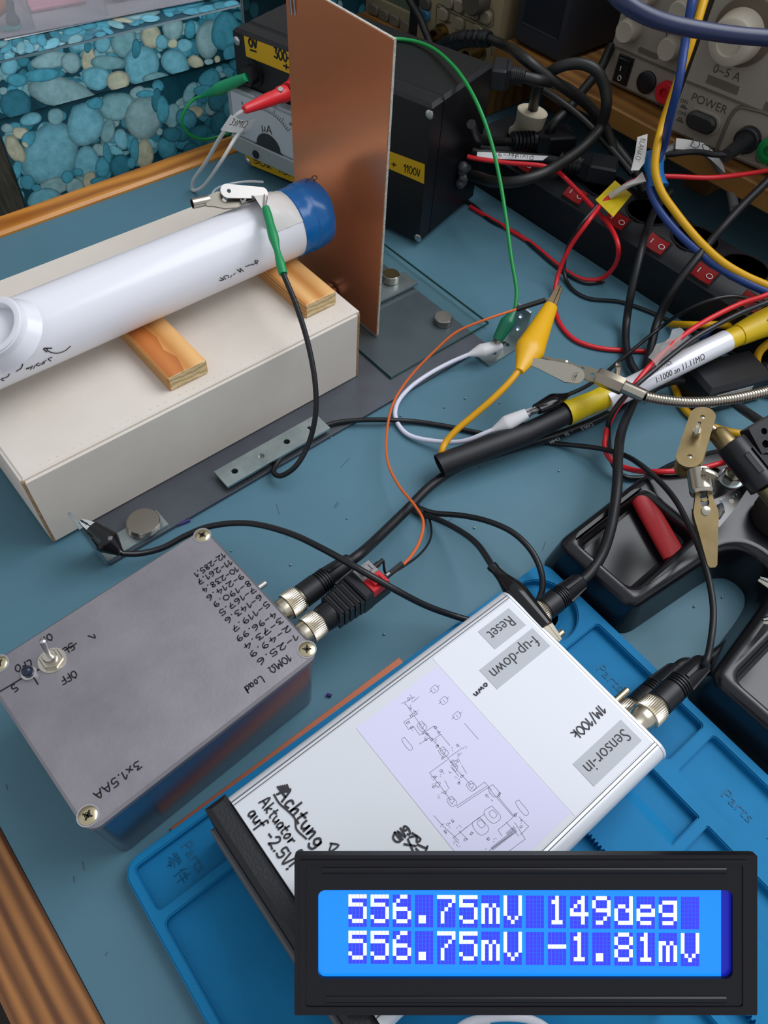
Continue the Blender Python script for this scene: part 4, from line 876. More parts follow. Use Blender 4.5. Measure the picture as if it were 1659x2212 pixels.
for x, y in ((890, 890), (750, 1000), (536, 462), (690, 645)): rect4(x, y, 30, 22, AG)
for a_, b_ in (((450, 235), (470, 262)), ((388, 300), (480, 255)), ((470, 290), (515, 250)), ((425, 310), (560, 500)), ((405, 430), (500, 375)), ((405, 430), (440, 485)), ((440, 485), (480, 460)), ((480, 470), (520, 525)), ((520, 525), (560, 500)), ((560, 500), (620, 460)), ((620, 460), (660, 510)), ((515, 590), (600, 540)), ((610, 560), (670, 520)), ((670, 520), (735, 600)),
  ((560, 500), (690, 650)), ((690, 650), (800, 790)), ((720, 690), (830, 615)), ((590, 795), (720, 700)), ((590, 795), (660, 880)), ((660, 880), (740, 990)), ((800, 790), (885, 880)), ((780, 1035), (1000, 890)), ((985, 862), (905, 920)), ((985, 862), (1035, 920)), ((790, 1045), (1010, 900)), ((1010, 900), (1060, 960)), ((1060, 960), (1190, 1110)), ((1075, 960), (1200, 1110)),
  ((840, 440), (940, 555)), ((1080, 1205), (1170, 1130)), ((1080, 1205), (1110, 1250)), ((1170, 1130), (1220, 1080)), ((1140, 1150), (1230, 1250)), ((1230, 1110), (1300, 1180)), ((1300, 1180), (1240, 1240)), ((1200, 1150), (1275, 1270)), ((1275, 1270), (1120, 1385)), ((760, 1260), (940, 1120)), ((760, 1260), (800, 1300)), ((680, 1170), (800, 1280)), ((620, 1100), (680, 1170)), ((800, 1210), (860, 1270)), ((860, 1180), (800, 1230)), ((1020, 1350), (1190, 1230)), ((1020, 1350), (1040, 1385)), ((940, 1120), (985, 1090)), ((800, 820), (740, 750)), ((820, 740), (855, 800)), ((700, 850), (730, 910))): L4(a_, b_)
for i in range(34): x, y = 1030+i*5.2, 1330-i*4.0; L4((x, y), (x+14, y+20))
for i in range(10): x, y = 1150+i*6, 1240-i*5; L4((x, y), (x-12, y-16))
rect4(955, 1180, 52, 36, AG); rect4(1040, 1095, 52, 36, AG); rect4(960, 1160, 24, 18, AG); rect4(1045, 1090, 24, 18, AG); rect4(430, 588, 50, 12, AG+.02); rect4(1253, 1045, 60, 14, AG+.02); rect4(1050, 925, 40, 22, AG)
for x, y in ((460, 390), (435, 435), (460, 470), (545, 505), (575, 520), (562, 555), (605, 555), (630, 575), (645, 605), (655, 505), (630, 470), (685, 690), (740, 725), (755, 712), (770, 735), (800, 665), (795, 705), (740, 780), (785, 830), (820, 820), (800, 870), (615, 840), (630, 825), (672, 780), (672, 815), (620, 895), (660, 945), (700, 935), (660, 975), (760, 620), (790, 600), (835, 605), (680, 1165), (720, 1165), (755, 1140), (795, 1190), (705, 1215), (1010, 1270), (1050, 1275), (985, 1355), (890, 1230), (845, 1275), (1205, 1095), (1240, 1140), (1245, 1180), (795, 1320), (770, 1285), (1000, 960), (1040, 985), (1090, 945), (440, 265), (475, 270), (420, 290), (450, 330), (480, 340), (490, 365)):
    k = random.random()
    if k < .45: rect4(x, y, 9, 5, random.choice((AG, PG)))
    elif k < .7: circ4(x, y, 8)
    for _ in range(3): q = random.uniform(8, 20); a_ = random.choice((AG, PG)); dx, dy = random.uniform(-16, 16), random.uniform(-16, 16); L4((x+dx, y+dy), (x+dx+q*math.cos(a_)*.6, y+dy+q*math.sin(a_)*.6))
m.build('schematic_print', mat('fine_print', '4b4c5e', .6), sp)
# ---- toggles and sockets on the far end of the case
dC = Mc.to_3x3() @ V((1, 0, 0))
xe = (Mc @ V((Lc+.0016, 0, 0)))
def cend(u, v):  # point on the end plate seen at u,v is hidden from above, so place by the pin direction at height z
    return None
def toggle(ub, vb, ut, vt, z, r=.0017):
    a = at(ub, vb, z); b_ = at(ut, vt, z+.0015); l0 = Mc.inverted() @ a; a2 = Mc @ V((Lc+.0010, l0.y, l0.z))
    m = MB(); m.cyl(a2, b_, r, n=14, c=.0005); m.lathe([(.0045, 0), (.0045, .0022)], a2, dC, 6); m.build('toggle_lever', SCR, ic)
toggle(1192, 1385, 1217, 1364, .036); toggle(1326, 1517, 1357, 1489, .038)
def cbnc(u, v, z, name, label, Lb, group=None):
    p = at(u, v, z); l0 = Mc.inverted() @ p; p = Mc @ V((Lc+.0012, l0.y, z)); jack(p, dC, ic)
    t = thing(name, label, 'cable', p); bnc_ring(p+dC*.009, dC, t); e_ = bnc_boot(p+dC*.0225, dC, Lb, t); return t, e_
c2, e2 = cbnc(1140, 1345, .026, 'coax_cable', 'thick black coax from the silver case crossing the left tray of the black stand', .030)
cable('coax_jacket', [e2-dC*.004, e2+dC*.005]+A((1300, 1198, .028), (1322, 1130, .034), (1333, 1050, .036), (1335, 990, .032), (1342, 935, .022), (1362, 882, .0135), (1384, 830, .0125), (1403, 765, .0065), (1422, 690, .016), (1460, 618, .040), (1510, 552, .056), (1560, 492, .064), (1610, 438, .074), (1659, 390, .084), (1720, 320, .10)), .0031, RUB, c2, 12)
c3, e3 = cbnc(1352, 1548, .020, 'coax_cable', 'lower thick black coax leaving the silver case towards the right picture edge', .034)
cable('coax_jacket', [e3-dC*.004, e3+dC*.005]+A((1515, 1432, .009), (1570, 1395, .006), (1620, 1352, .006), (1665, 1306, .006), (1720, 1250, .006)), .0031, RUB, c3, 12)
c4, e4 = cbnc(1372, 1568, .038, 'sensor_lead', 'thin black lead from the green sleeve to the upper socket of the silver case', .036)
sl0 = at(574, 448, .1180); sl1 = at(612, 592, .100)
cable('lead_jacket', [e4-dC*.003]+A((1524, 1432, .046), (1537, 1375, .044), (1541, 1320, .044), (1534, 1265, .044), (1516, 1200, .043), (1488, 1135, .041), (1462, 1085, .040), (1425, 1040, .034), (1385, 1005, .030), (1345, 982, .020), (1290, 968, .0110), (1200, 958, .0020), (1130, 950, .0020), (1050, 938, .002), (960, 920, .002), (890, 910, .0022), (830, 907, .0048), (770, 908, .0048), (722, 914, .0048), (680, 930, .0046), (640, 955, .0046), (610, 985, .0044), (594, 1008, .0046), (592, 1022, .006), (606, 1028, .009), (636, 1010, .015), (664, 965, .024), (681, 900, .040), (681, 830, .056), (666, 745, .072), (640, 660, .088))+[sl1], .0017, RUB, c4, 10, 8)
m = MB(); P = [sl0+(sl1-sl0)*(i/14) for i in range(15)]
m.tube(P, lambda t: .0026-.0004*math.cos(t*9)+.0003*math.sin(t*17), 12, 1); gsl = m.build('green_sleeve', mat('green_shrink', '0f8a52', .4), c4)
m = MB(); 
for i, (u, v) in enumerate(((583, 500), (588, 513), (596, 524))):
    c_ = at(u, v, .1085+.0017*.0-.001*i)-FW*.0030; hand(m, '4KK'[i], c_-RT*.0012, c_+RT*.0016, .0028, up=-FW, lw=.0004)
m.build('handwriting', INK, gsl)
MB().cyl(sl0, at(577, 424, .1200), .0004, n=6).build('bare_wire', STEEL, c4)
# ------------------------------------------------------------------ black clip leads
k1 = thing('clip_lead', 'black clip lead from the zinc bracket arching over to the silver case', 'test lead', at(190, 1140, .02))
ka, kb = at(262, 1196, .016), at(196, 1140, .024)
clip_sleeve(ka, kb, .0072, mat('glossy_black', '0f0f12', .15), k1, .8)
clip_jaws(kb-(kb-ka)*.1, at(172, 1128, .026), .0075, k1, upv=(.4, -.4, .8), material=STEEL)
cable('wire', [ka]+A((300, 1196, .012), (350, 1184, .010), (400, 1158, .012), (450, 1138, .018), (530, 1130, .026), (620, 1150, .036), (700, 1187, .045), (780, 1232, .047), (850, 1272, .040), (920, 1308, .026), (980, 1330, .016), (1030, 1345, .0125)), .0018, WIREK, k1, 10)
k2 = thing('clip_lead', 'black clip lead gripping the toggle of the silver case, its wire looped on the bench', 'test lead', at(1150, 1290, .05))
ka, kb = at(1062, 1222, .048), at(1182, 1352, .052)
f = lambda t: .0058*(.52 if t < .08 else (.45+.9*(t-.08) if t < .2 else (.56+.44*min(1, (t-.2)/.2) if t < .5 else 1-.42*(t-.5)/.5)))
MB().tube([ka+(kb-ka)*i/24 for i in range(25)], f, 14, 1, False, .8).build('clip_sleeve', mat('glossy_black', '0f0f12', .15), k2)
kt = at(1211, 1388, .047); M_ = frame(kb-(kb-ka)*.06, kt-kb, (0, 0, 1)); Lk = (kt-kb).length*1.12
for sg in (1, -1):
    MB().prism([(0, sg*.0001), (0, sg*.0030), (Lk*.8, sg*.0018), (Lk, sg*.0010), (Lk, sg*.0001)], -.0016, .0016, M=M_).build('clip_jaw', BNCM, k2)
cable('wire', [ka+(kb-ka)*.03]+A((1030, 1175, .034), (985, 1142, .018), (935, 1118, .006), (902, 1108, .0022), (893, 1101, .0022), (905, 1099, .0022), (935, 1108, .003), (1000, 1114, .010), (1060, 1128, .018), (1110, 1152, .022), (1148, 1190, .022), (1168, 1232, .019), (1172, 1268, .015), (1162, 1300, .0118), (1140, 1330, .0122)), .0018, WIREK, k2, 10)
# ------------------------------------------------------------------ green and white leads on the right bracket
g2 = thing('green_lead', 'green clip lead dropping from the black box to the right zinc bracket', 'test lead', at(1090, 710, .02))
ga, gb = at(1113, 668, .032), at(1074, 735, .018)
clip_sleeve(ga, gb, .0056, mat('dark_green_plastic', '0d6a4c', .3), g2)
clip_jaws(gb-(gb-ga)*.1, at(1062, 754, .009), .0055, g2, upv=(0, 0, 1), material=BNCM)
cable('wire', [at_t(820, 88, .48), at(850, 84, .1175), at(890, 88, .1175), at(930, 102, .119), at(975, 138, .121), at(1012, 188, .120), at(1040, 245, .112), at(1062, 310, .098), at(1080, 390, .082), at(1093, 470, .068), at(1105, 560, .052), at(1116, 630, .039), ga], .0014, GRNW, g2, 10)
w2 = thing('white_lead', 'white clip lead looping between the right zinc bracket and a black clip', 'test lead', at(1010, 765, .01))
WPL = mat('white_boot', 'd4d4d6', .35); wa, wb = at(1010, 767, .010), at(1082, 745, .0125)
clip_sleeve(wa, wb, .0058, WPL, w2)
clip_jaws(wb-(wb-wa)*.1, at(1092, 742, .006), .005, w2, material=BNCM)
xa, xb = at(1062, 930, .020), at(1138, 893, .030)
WHW = mat('white_lead_wire', 'd9d9ea', .35)
cable('wire', [wa]+A((975, 782, .0075), (930, 806, .0055), (885, 838, .004), (858, 872, .0025), (855, 905, .0025), (880, 938, .0025), (940, 953, .006), (1000, 953, .012))+[xa], .0016, WHW, w2, 10)
clip_sleeve(xa, xb, .0056, WPL, w2)
clip_jaws(xb-(xb-xa)*.1, at(1158, 884, .031), .0055, w2, material=STEEL)
k3 = thing('clip_lead', 'short black clip meeting the white clip behind the probe', 'test lead', at(1190, 870, .03))
ya, yb2 = at(1226, 853, .026), at(1160, 884, .0305)
clip_sleeve(ya, yb2, .0060, mat('glossy_black', '0f0f12', .15), k3)
clip_jaws(yb2-(yb2-ya)*.1, at(1143, 893, .0315), .005, k3, material=STEEL)
cable('wire', [ya]+A((1260, 838, .022), (1300, 812, .016), (1340, 778, .012), (1380, 745, .012), (1430, 705, .016), (1480, 672, .040), (1530, 650, .052), (1580, 640, .055), (1620, 646, .052), (1680, 668, .048)), .0014, WIREK, k3, 10)
# ------------------------------------------------------------------ helping hands stand
HB = mat('black_enamel', '121318', .24, spec=.6, bump=(40, .03))
hh = thing('helping_hands', 'black cast stand with two trays, brass jointed clip and a steel gooseneck', 'helping hands', (.33, .027, 0))
hp = [(.2442, .0507), (.2442, .1072), (.3256, .1070), (.352, .103), (.385, .090), (.412, .062), (.420, .0265), (.412, -.009), (.385, -.037), (.352, -.050), (.3256, -.054), (.2442, -.0548), (.2442, .0018), (.3056, .0085), (.3180, .0110), (.3265, .0170), (.3290, .0262), (.3265, .0355), (.3180, .0415), (.3056, .0440)]
def roundpoly(P, r, n=6):
    out = []
    for i in range(len(P)):
        a, b, c = V(P[i-1]), V(P[i]), V(P[(i+1) % len(P)]); u1 = (a-b); u2 = (c-b)
        rr = min(r, u1.length*.45, u2.length*.45); p1 = b+u1.normalized()*rr; p2 = b+u2.normalized()*rr
        for k in range(n+1): t = k/n; out.append(tuple(p1*(1-t)**2+b*2*t*(1-t)+p2*t*t))
    return out
ho = roundpoly(hp, .009); ho = ho[::-1] if sum(ho[i-1][0]*ho[i][1]-ho[i][0]*ho[i-1][1] for i in range(len(ho))) < 0 else ho
def rings(mb, rr, closed_bottom=False):
    n = len(rr[0][0]); vs = []; fs = []
    for o_, z in rr: vs += [(p[0], p[1], z) for p in o_]
    for k in range(len(rr)-1):
        for i in range(n): j = (i+1) % n; fs.append((k*n+i, k*n+j, (k+1)*n+j, (k+1)*n+i))
    return mb.add(vs, fs, None, True)
HT = .0285
tr1 = rrect(.2535, .0595, .3120, .0985, .006, 6); tr2 = rrect(.2535, -.0460, .3120, -.0075, .006, 6)
m = MB(); R_ = .0065
rings(m, [(inset(ho, -.0035), .0002), (inset(ho, -.0020), .010)]+[(inset(ho, R_*(1-math.cos(a))), HT-R_+R_*math.sin(a)) for a in [PI/2*i/6 for i in range(7)]])
plate(m, [inset(ho, R_)]+[inset(t, -.0042) for t in (tr1, tr2)], HT-.0006, HT)
for t in (tr1, tr2):
    rings(m, [(inset(t, -.0042+.0042*math.sin(a)), HT-.0042*(1-math.cos(a))) for a in [PI/2*i/5 for i in range(6)]]+[(inset(t, .0012), .0188), (inset(t, .0030), .0180)])
    o_ = inset(t, .0030); m.add([(p[0], p[1], .0180) for p in o_], [tuple(range(len(o_)))])
m.build('cast_base', HB, hh)
BRS = mat('aged_nickel', '94825f', .42, .9, var=(90, '84724f', .3)); NIK = mat('worn_nickel', 'b9b2a4', .24, 1.0)
p = at(1576, 1036, HT); m = MB(); m.lathe([(.0078, 0), (.0078, .0012), (.0074, .0016)], p, (0, 0, 1), 28); m.build('washer', ZINC, hh)
MB().lathe([(.0058, .0014), (.0058, .0064), (.0050, .0070)], p, (0, 0, 1), 6).build('hex_nut', NIK, hh)
MB().cyl(p+V((0, 0, .006)), at(1612, 1000, .060), .0042).build('post', BRS, hh)
MB().sphere(at(1692, 1112, .034), .017, 20, 1.1).build('swivel_dome', mat('dusty_black', '221d1a', .7), hh)
# jointed arm with clip
def sframe(a, b): return frame(a, b-a, -FW)
pa, pb_ = at(1518, 898, .088), at(1489, 988, .085)
M_ = frame(pa, pb_-pa, -FW-RT*.42+UP*.12); Lp = (pb_-pa).length; wp = .0066
def stadium(L, w_, n=10): return [(0-w_*math.sin(PI*i/n), w_*math.cos(PI*i/n)) for i in range(n+1)]+[(L+w_*math.sin(PI*i/n), -w_*math.cos(PI*i/n)) for i in range(n+1)]
hl = [circ(.0008, 0, .0014, 14), circ(Lp-.0008, 0, .0014, 14), circ(Lp*.48, 0, .0020, 14)]
for z0, nm in ((.0, 'joint_plate'), (-.0080, 'joint_plate')):
    m = MB(); plate(m, [stadium(Lp, wp)]+hl, z0-.0015, z0, M_); m.build(nm, BRS, hh)
for x in (.0008, Lp-.0008): MB().sphere(M_ @ V((x, 0, -.0045)), .0042, 14).build('ball', NIK, hh)
c_ = M_ @ V((Lp*.48, 0, 0)); nn = (M_.to_3x3() @ V((0, 0, 1)))
def wing(c_, axis, wd, hgt, parent, twist, dirv=None):
    R = rot_to(axis); M4 = (frame(c_, V(dirv)-V(axis).normalized()*V(dirv).dot(V(axis).normalized()), axis) if dirv is not None else Mx.Translation(c_) @ R.to_4x4() @ Mx.Rotation(twist, 4, 'Z'))
    m = MB(); m.cyl(V((0, 0, -.004)), V((0, 0, .004)), .0021, M=M4)
    o_ = [(wd*math.sin(2*PI*i/24), .0052+hgt*math.cos(2*PI*i/24)*.6) for i in range(24)]
    m.prism(o_, -.0010, .0010, .0004, .0004, M4 @ Mx.Rotation(PI/2, 4, 'X')); m.build('thumb_screw', NIK, parent)
wing(c_, nn, .0046, .0046, hh, .9, UP*.95+RT*.25)
q0, q1, q2 = at(1524, 912, .0835), at(1548, 934, .082), at(1592, 985, .080)
MB().cyl(q0, q1, .0020, n=14).build('arm_pin', NIK, hh)
d_ = (q2-q1).normalized()
MB().lathe([(.0034, -.0012), (.0052, .0010), (.0054, .0100)], q1, d_, 24).build('arm_rod', BRS, hh)
q3 = at(1578, 958, .0805); q4 = at(1652, 1050, .074)
m = MB(); m.lathe([(.0078, 0), (.0082, .0006), (.0082, (q4-q3).length), (.0070, (q4-q3).length+.0004)], q3, q4-q3, 28)
Mk2 = sframe(q3, q4); Lq = (q4-q3).length
m.box((Lq*.33, -.0020, .0060), (Lq*.78, .0016, .0086), .0006, Mk2)
m.box((Lq*.30, .0044, .0050), (Lq*.82, .0052, .0080), 0, Mk2)
m.build('black_collar', BLK, hh)
MB().cyl(q4-(q4-q3)*.02, at(1740, 1160, .055), .0052).build('arm_rod', BRS, hh)
m = MB(); Mb2 = sframe(at(1640, 940, .079), at(1700, 905, .082)); plate(m, [rrect(-.004, -.010, .020, .006, .001)]+[circ(.001, -.006, .0022, 14), circ(.004, .0005, .0019, 14)], -.008, 0, Mb2); m.build('lens_bracket', BLK, hh)
# hanging clip of the jointed arm
j0, j1, j2 = at(1508, 996, .083), at(1508, 1012, .082), at(1517, 1068, .078)
MB().cyl(M_ @ V((Lp-.0008, 0, -.0045)), j1, .0018, n=12).build('arm_pin', NIK, hh)
MB().lathe([(.0044, 0), (.0060, .0012), (.0060, (j2-j1).length-.002), (.0062, (j2-j1).length-.0018), (.0056, (j2-j1).length)], j1, j2-j1, 26).build('clip_socket', NIK, hh)
wing(at(1512, 1030, .080)-FW*.005, -FW*.93+RT*.22+UP*.2, .0050, .0034, hh, .35, RT*.8-UP*.35)
k0, k1_ = at(1519, 1066, .078), at(1539, 1226, .060)
M2 = sframe(k0, k1_); L2 = (k1_-k0).length
ol = [(0, .0042), (L2*.10, .0050), (L2*.24, .0064), (L2*.34, .0062), (L2*.55, .0048), (L2*.82, .0033), (L2*.97, .0024), (L2, .0012)]
o_ = ol+[(x, -y) for x, y in reversed(ol)]
m = MB(); plate(m, [o_, circ(L2*.055, 0, .0022, 14), circ(L2*.125, 0, .0024, 14)], -.0010, .0006, M2); m.build('clip_jaw', BRS, hh)
m = MB(); 
ol2 = [(L2*.18, .0050), (L2*.30, .0056), (L2*.6, .0044), (L2*.95, .0022)]
plate(m, [ol2+[(x, -y) for x, y in reversed(ol2)]], -.0058, -.0044, M2 @ Mx.Rotation(.05, 4, 'Z')); m.build('clip_jaw', BRS, hh)
MB().lathe([(.0018, 0), (.0024, .0003), (.0024, .0007), (.0016, .0010)], M2 @ V((L2*.24, 0, .0004)), M2.to_3x3() @ V((0, 0, 1)), 16).build('rivet', NIK, hh)
# open jaw that points away to the upper right
b0, b1 = at(1532, 1092, .0715), at(1607, 1056, .066); b2 = at(1542, 1130, .0695)
def open_jaw(a, tip, w0, w1, parent):
    M5 = sframe(a, tip); L = (tip-a).length; ol = [(0, w0), (L*.4, w0*.75), (L, w1)]; lo = [(L, -w1*.4)]
    for i in range(7): x = L*(.98-.055*i); lo += [(x-.0006, .0), (x-.0014, -w1*.6)]
    lo += [(L*.5, -w0*.5), (0, -w0*.6)]
    m = MB(); plate(m, [ol+lo] if True else None, -.0009, .0009, M5); m.build('open_jaw', STEEL, parent)
open_jaw(b0, b1, .0022, .0018, hh)
M5 = sframe(b2, b1); L5 = (b1-b2).length
m = MB(); plate(m, [[(0, -.0032), (L5*.5, -.0030), (L5, -.0012), (L5*1.0, .0010), (L5*.93, .0004), (L5*.88, .0012), (L5*.82, .0004), (L5*.77, .0014), (L5*.70, .0006), (L5*.52, .0052), (L5*.40, .0058), (L5*.36, .0020), (L5*.30, -.0002), (L5*.12, -.0008), (0, .0016)]], -.001, .001, M5); m.build('open_jaw', STEEL, hh)
MB().lathe([(.0007, 0), (.0012, .0003), (.0012, .0009), (.0005, .0009)], M5 @ V((L5*.56, .0012, .0008)), -FW, 12).build('rivet', NIK, hh)
# gooseneck with the clip that holds the yellow clip
gz = .050
t0, t1 = at(1126, 774, gz), at(1244, 815, gz)
M6 = sframe(t0, t1); L6 = (t1-t0).length
ol = [(-.0006, .0007), (L6*.5, .0042), (L6*.86, .0062)]; er = .0050
end = [(L6+er*math.cos(a), er*math.sin(a)+.0006) for a in [PI/2-PI*i/10 for i in range(11)]]
lo = [(L6*.86, -.0058), (L6*.35, -.0032), (.0, -.0024), (-.0012, -.0008)]
m = MB(); plate(m, [ol+end+lo], .0010, .0026, M6); m.build('clip_jaw', NIK, hh)
ringp(M6 @ V((L6+.0004, -.0002, .0026)), .0017, .0021, -FW, hh, 'pressed_ring', NIK); ringp(M6 @ V((L6+.0004, -.0002, .0026)), .0030, .0033, -FW, hh, 'pressed_ring', NIK)
u0, u1 = at(1168, 768, gz-.001), at(1296, 812, gz-.001)
M7 = sframe(u0, u1); L7 = (u1-u0).length
ol = [(0, .0006), (L7*.22, .0010), (L7*.40, .0026), (L7*.62, .0018), (L7*.80, .0034), (L7*1.0, .0032)]
lo = [(L7, -.0040), (L7*.86, -.0052), (L7*.70, -.0048), (L7*.5, -.0036), (L7*.25, -.0018)]
for i in range(6): x = L7*(.22-.035*i); lo += [(x, -.0006), (x-L7*.015, -.0014)]
m = MB(); plate(m, [ol+lo, circ(L7*.70, .0004, .0013, 12), circ(L7*.88, -.0010, .0013, 12)], -.0022, .0002, M7); m.build('clip_jaw', mat('dull_steel', '8e8778', .3, 1.0), hh)
MB().lathe([(.0014, 0), (.0012, .0006), (.0006, .0009)], M7 @ V((L7*.42, .0012, .0002)), -FW, 14).build('rivet', STEEL, hh)
h0, h1, h2 = at(1291, 812, gz), at(1347, 836, gz+.001), at(1394, 857, gz+.002)
MB().lathe([(.0050, -.0004), (.0056, .0006), (.0056, (h1-h0).length-.0008), (.0050, (h1-h0).length)], h0, h1-h0, 6).build('hex_socket', mat('hex_steel', 'a39a8a', .35, 1.0), hh)
MB().cyl(h1, h2, .0042, n=26, c=.0004).build('ferrule', NIK, hh)
wing(at(1334, 806, gz+.001), UP*.9-FW*.3, .0032, .0030, hh, 1.0)
GP = [h2]+A((1430, 864, gz+.002), (1480, 869, gz+.003), (1530, 868, gz+.004), (1580, 862, gz+.006), (1620, 854, gz+.008), (1660, 844, gz+.010), (1710, 822, gz+.014), (1770, 800, gz+.016), (1850, 820, gz+.012), (1900, 920, gz))+[V((.400, .0265, HT))]
Q = catmull(GP, 30); NR = 110
ln = [0]
for i in range(1, len(Q)): ln.append(ln[-1]+(Q[i]-Q[i-1]).length)
def along(s_):
    for i in range(1, len(Q)):
        if ln[i] >= s_: t = (s_-ln[i-1])/max(1e-9, ln[i]-ln[i-1]); return Q[i-1].lerp(Q[i], t)
    return Q[-1]
pitch = .0016; NR = int(ln[-1]/pitch); R2 = [along(ln[-1]*i/(NR*6)) for i in range(NR*6+1)]
prf = [0, .8, 1, 1, .8, .0]
idx = {'i': 0}
def gr(t): i = round(t*(len(R2)-1)); return .0029+.00042*prf[i % 6]
MB().tube(R2, gr, 14, 1, False).build('gooseneck', NIK, hh)
# second pair of clip tips at the picture edge
for a, b_, z in (((1640, 1250), (1730, 1290), .052), ((1646, 1340), (1730, 1335), .050)):
    A_, B_ = at(*a, z), at(*b_, z+.004); M8 = sframe(A_, B_); L8 = (B_-A_).length
    up_ = [(0, .0010), (L8, .0052)]; dn = [(L8, .0008)]
    for i in range(12): x = L8*(.5-.042*i); dn += [(x, .0000), (x-L8*.02, .0006)]
    m = MB(); plate(m, [up_+dn], -.0014, .0014, M8); m.build('clip_jaw', STEEL, hh)
    m = MB(); plate(m, [[(0, -.0003), (L8*.5, -.0004), (L8, -.0006), (L8, -.0050), (L8*.3, -.0028), (0, -.0014)]], -.0016, .0016, M8); m.build('clip_jaw', BNCM, hh)
    MB().cyl(B_, V((.40, .0265, .06)), .0035, n=12).build('arm_rod', BRS, hh)
# red heat shrink in the tray
ra, rb = at(1386, 1078, .0225), at(1458, 1204, .0225)
t = thing('red_tube', 'short piece of red heat shrink tubing lying in the left black tray', 'tubing', ra)
M9 = frame(ra, rb-ra, (0, 0, 1)); L9 = (rb-ra).length; vs = []; fs = []; n = 28
for k, (r_, x) in enumerate(((1, 0), (1, L9*.3), (1, L9*.7), (1, L9), (.86, L9), (.86, L9*.6), (.86, 0))):
    for i in range(n):
        a = 2*PI*i/n; vs.append(M9 @ V((x+.0006*math.sin(a)*(1 if x > 0 else -1), .0072*r_*math.cos(a), .0040*r_*math.sin(a))))
for k in range(7):
    for i in range(n): j = (i+1) % n; fs.append((k*n+i, k*n+j, ((k+1) % 7)*n+j, ((k+1) % 7)*n+i))
MB().add(vs, fs, None, True).build('tube', mat('red_shrink', 'b4242a', .42), t)
# ------------------------------------------------------------------ yellow clip and its wire
yc = thing('yellow_clip_lead', 'yellow crocodile clip held by the gooseneck jaw, wire running into the black tube', 'test lead', at(1150, 740, gz))
y0, y1, y2 = at(1122, 802, gz), at(1190, 662, gz+.002), at(1208, 622, gz+.002)
YB = mat('yellow_boot', 'd9a30e', .35)
f = lambda t: (.0030+.02*t if t < .12 else (.0054+.0044*min(1, (t-.12)/.18)*1.0 if t < .34 else .0098-.0050*((t-.34)/.66)**.9))
m = MB().tube([y0+(y1-y0)*(i/28) for i in range(29)], f, 18, 1, False, .72, upv=-FW); m.build('clip_boot', YB, yc)
M_ = frame(y1-(y2-y1)*.1, y2-y1, -FW); Ly = (y2-y1).length*1.1
for sg in (1, -1):
    ol = [(0, sg*.0002), (0, sg*.0036), (Ly*.9, sg*.0022), (Ly, sg*.0014), (Ly, sg*.0003)]
    MB().prism(ol, -.0022, .0018, .0003, 0, M_).build('clip_jaw', mat('bronze_nickel', 'b39a78', .28, 1.0), yc)
MB().cyl(y2-(y2-y1)*.1+V((0, 0, .0005)), y2+(y2-y1)*.02, .0017, n=12).build('jaw_nose', STEEL, yc)
cable('wire', [y0+(y1-y0)*.06]+A((1100, 826, .046), (1064, 862, .040), (1020, 900, .032), (985, 930, .026), (963, 955, .0215), (954, 975, .019), (955, 992, .014), (975, 990, .0125)), .0021, mat('amber_wire', 'd79a0c', .35), yc, 12)
# ------------------------------------------------------------------ high voltage probe
pr = thing('voltage_probe', 'divider probe of black tube, yellow tape and white label lying across the cables', 'probe', at(1100, 950, .01))
def tube_open(a, b, r, name, mt, th=.0007, cut=0.0, n=30):
    a, b = V(a), V(b); R = rot_to(b-a, (0, 0, 1)); d = (b-a).normalized(); vs = []; fs = []
    for k, (rr, e_) in enumerate(((r, 0), (r, 1), (r-th, 1), (r-th, 0))):
        for i in range(n):
            an = 2*PI*i/n; c = R @ V((math.cos(an), math.sin(an), 0)); o_ = (a if e_ == 0 else b)+c*rr
            if e_ == 0: o_ = o_-d*cut*(c.z)
            vs.append(o_)
    for k in range(4):
        for i in range(n): j = (i+1) % n; fs.append((k*n+i, k*n+j, ((k+1) % 4)*n+j, ((k+1) % 4)*n+i))
    return MB().add(vs, fs, None, True).build(name, mt, pr)
a0, a1, a2, a3, a4, a5, a6 = at(949, 1006, .0150), at(1138, 936, .0185), at(1226, 892, .0215), at(1322, 852, .0255), at(1380, 829, .029), at(1578, 732, .040), at(1642, 702, .044)
SHR = mat('black_shrink', '17181c', .5)
tube_open(a0, a1, .0076, 'black_tube', SHR, cut=.0015)
tube_open(a1-(a1-a0)*.02, a2+(a3-a2)*.2, .0069, 'inner_tube', SHR)
vs = []; fs = []; n = 30; R = rot_to(a3-a2, (0, 0, 1)); K = 9
for k in range(K):
    c_ = a2.lerp(a3, k/(K-1)); c_ = c_-(a3-a2)*.05*(1-k/(K-1))
    for i in range(n):
        an = 2*PI*i/n; rr = .0076+(.0013*max(0, 1-k/2.5))*(.6+.4*math.cos(an-1.9))+.0005*math.sin(5*an+k*1.7)*(k/(K-1))
        vs.append(c_+R @ V((rr*math.cos(an), rr*math.sin(an), 0)))
for k in range(K-1):
    for i in range(n): j = (i+1) % n; fs.append((k*n+i, k*n+j, (k+1)*n+j, (k+1)*n+i))
MB().add(vs, fs, None, True).build('yellow_wrap', YELTAPE, pr)
m = MB(); m.tube([a4-(a5-a4)*.34+V((0, 0, -.001)), a4-(a5-a4)*.1, a4, a5-(a5-a4)*.05], .0077, 32, 1, False); wl = m.build('white_label_wrap', mat('glossy_label', 'e2e2e8', .14, coat=.5), pr)
YT = mat('yellow_shrink', 'd3b015', .4)
m = MB(); m.tube([a5-(a5-a4)*.22, a5+(a6-a5)*.3], .0072, 28, 2, False); m.build('yellow_sleeve', YT, pr)
m = MB(); b_ = at(1700, 680, .047); c__ = at(1760, 662, .05)
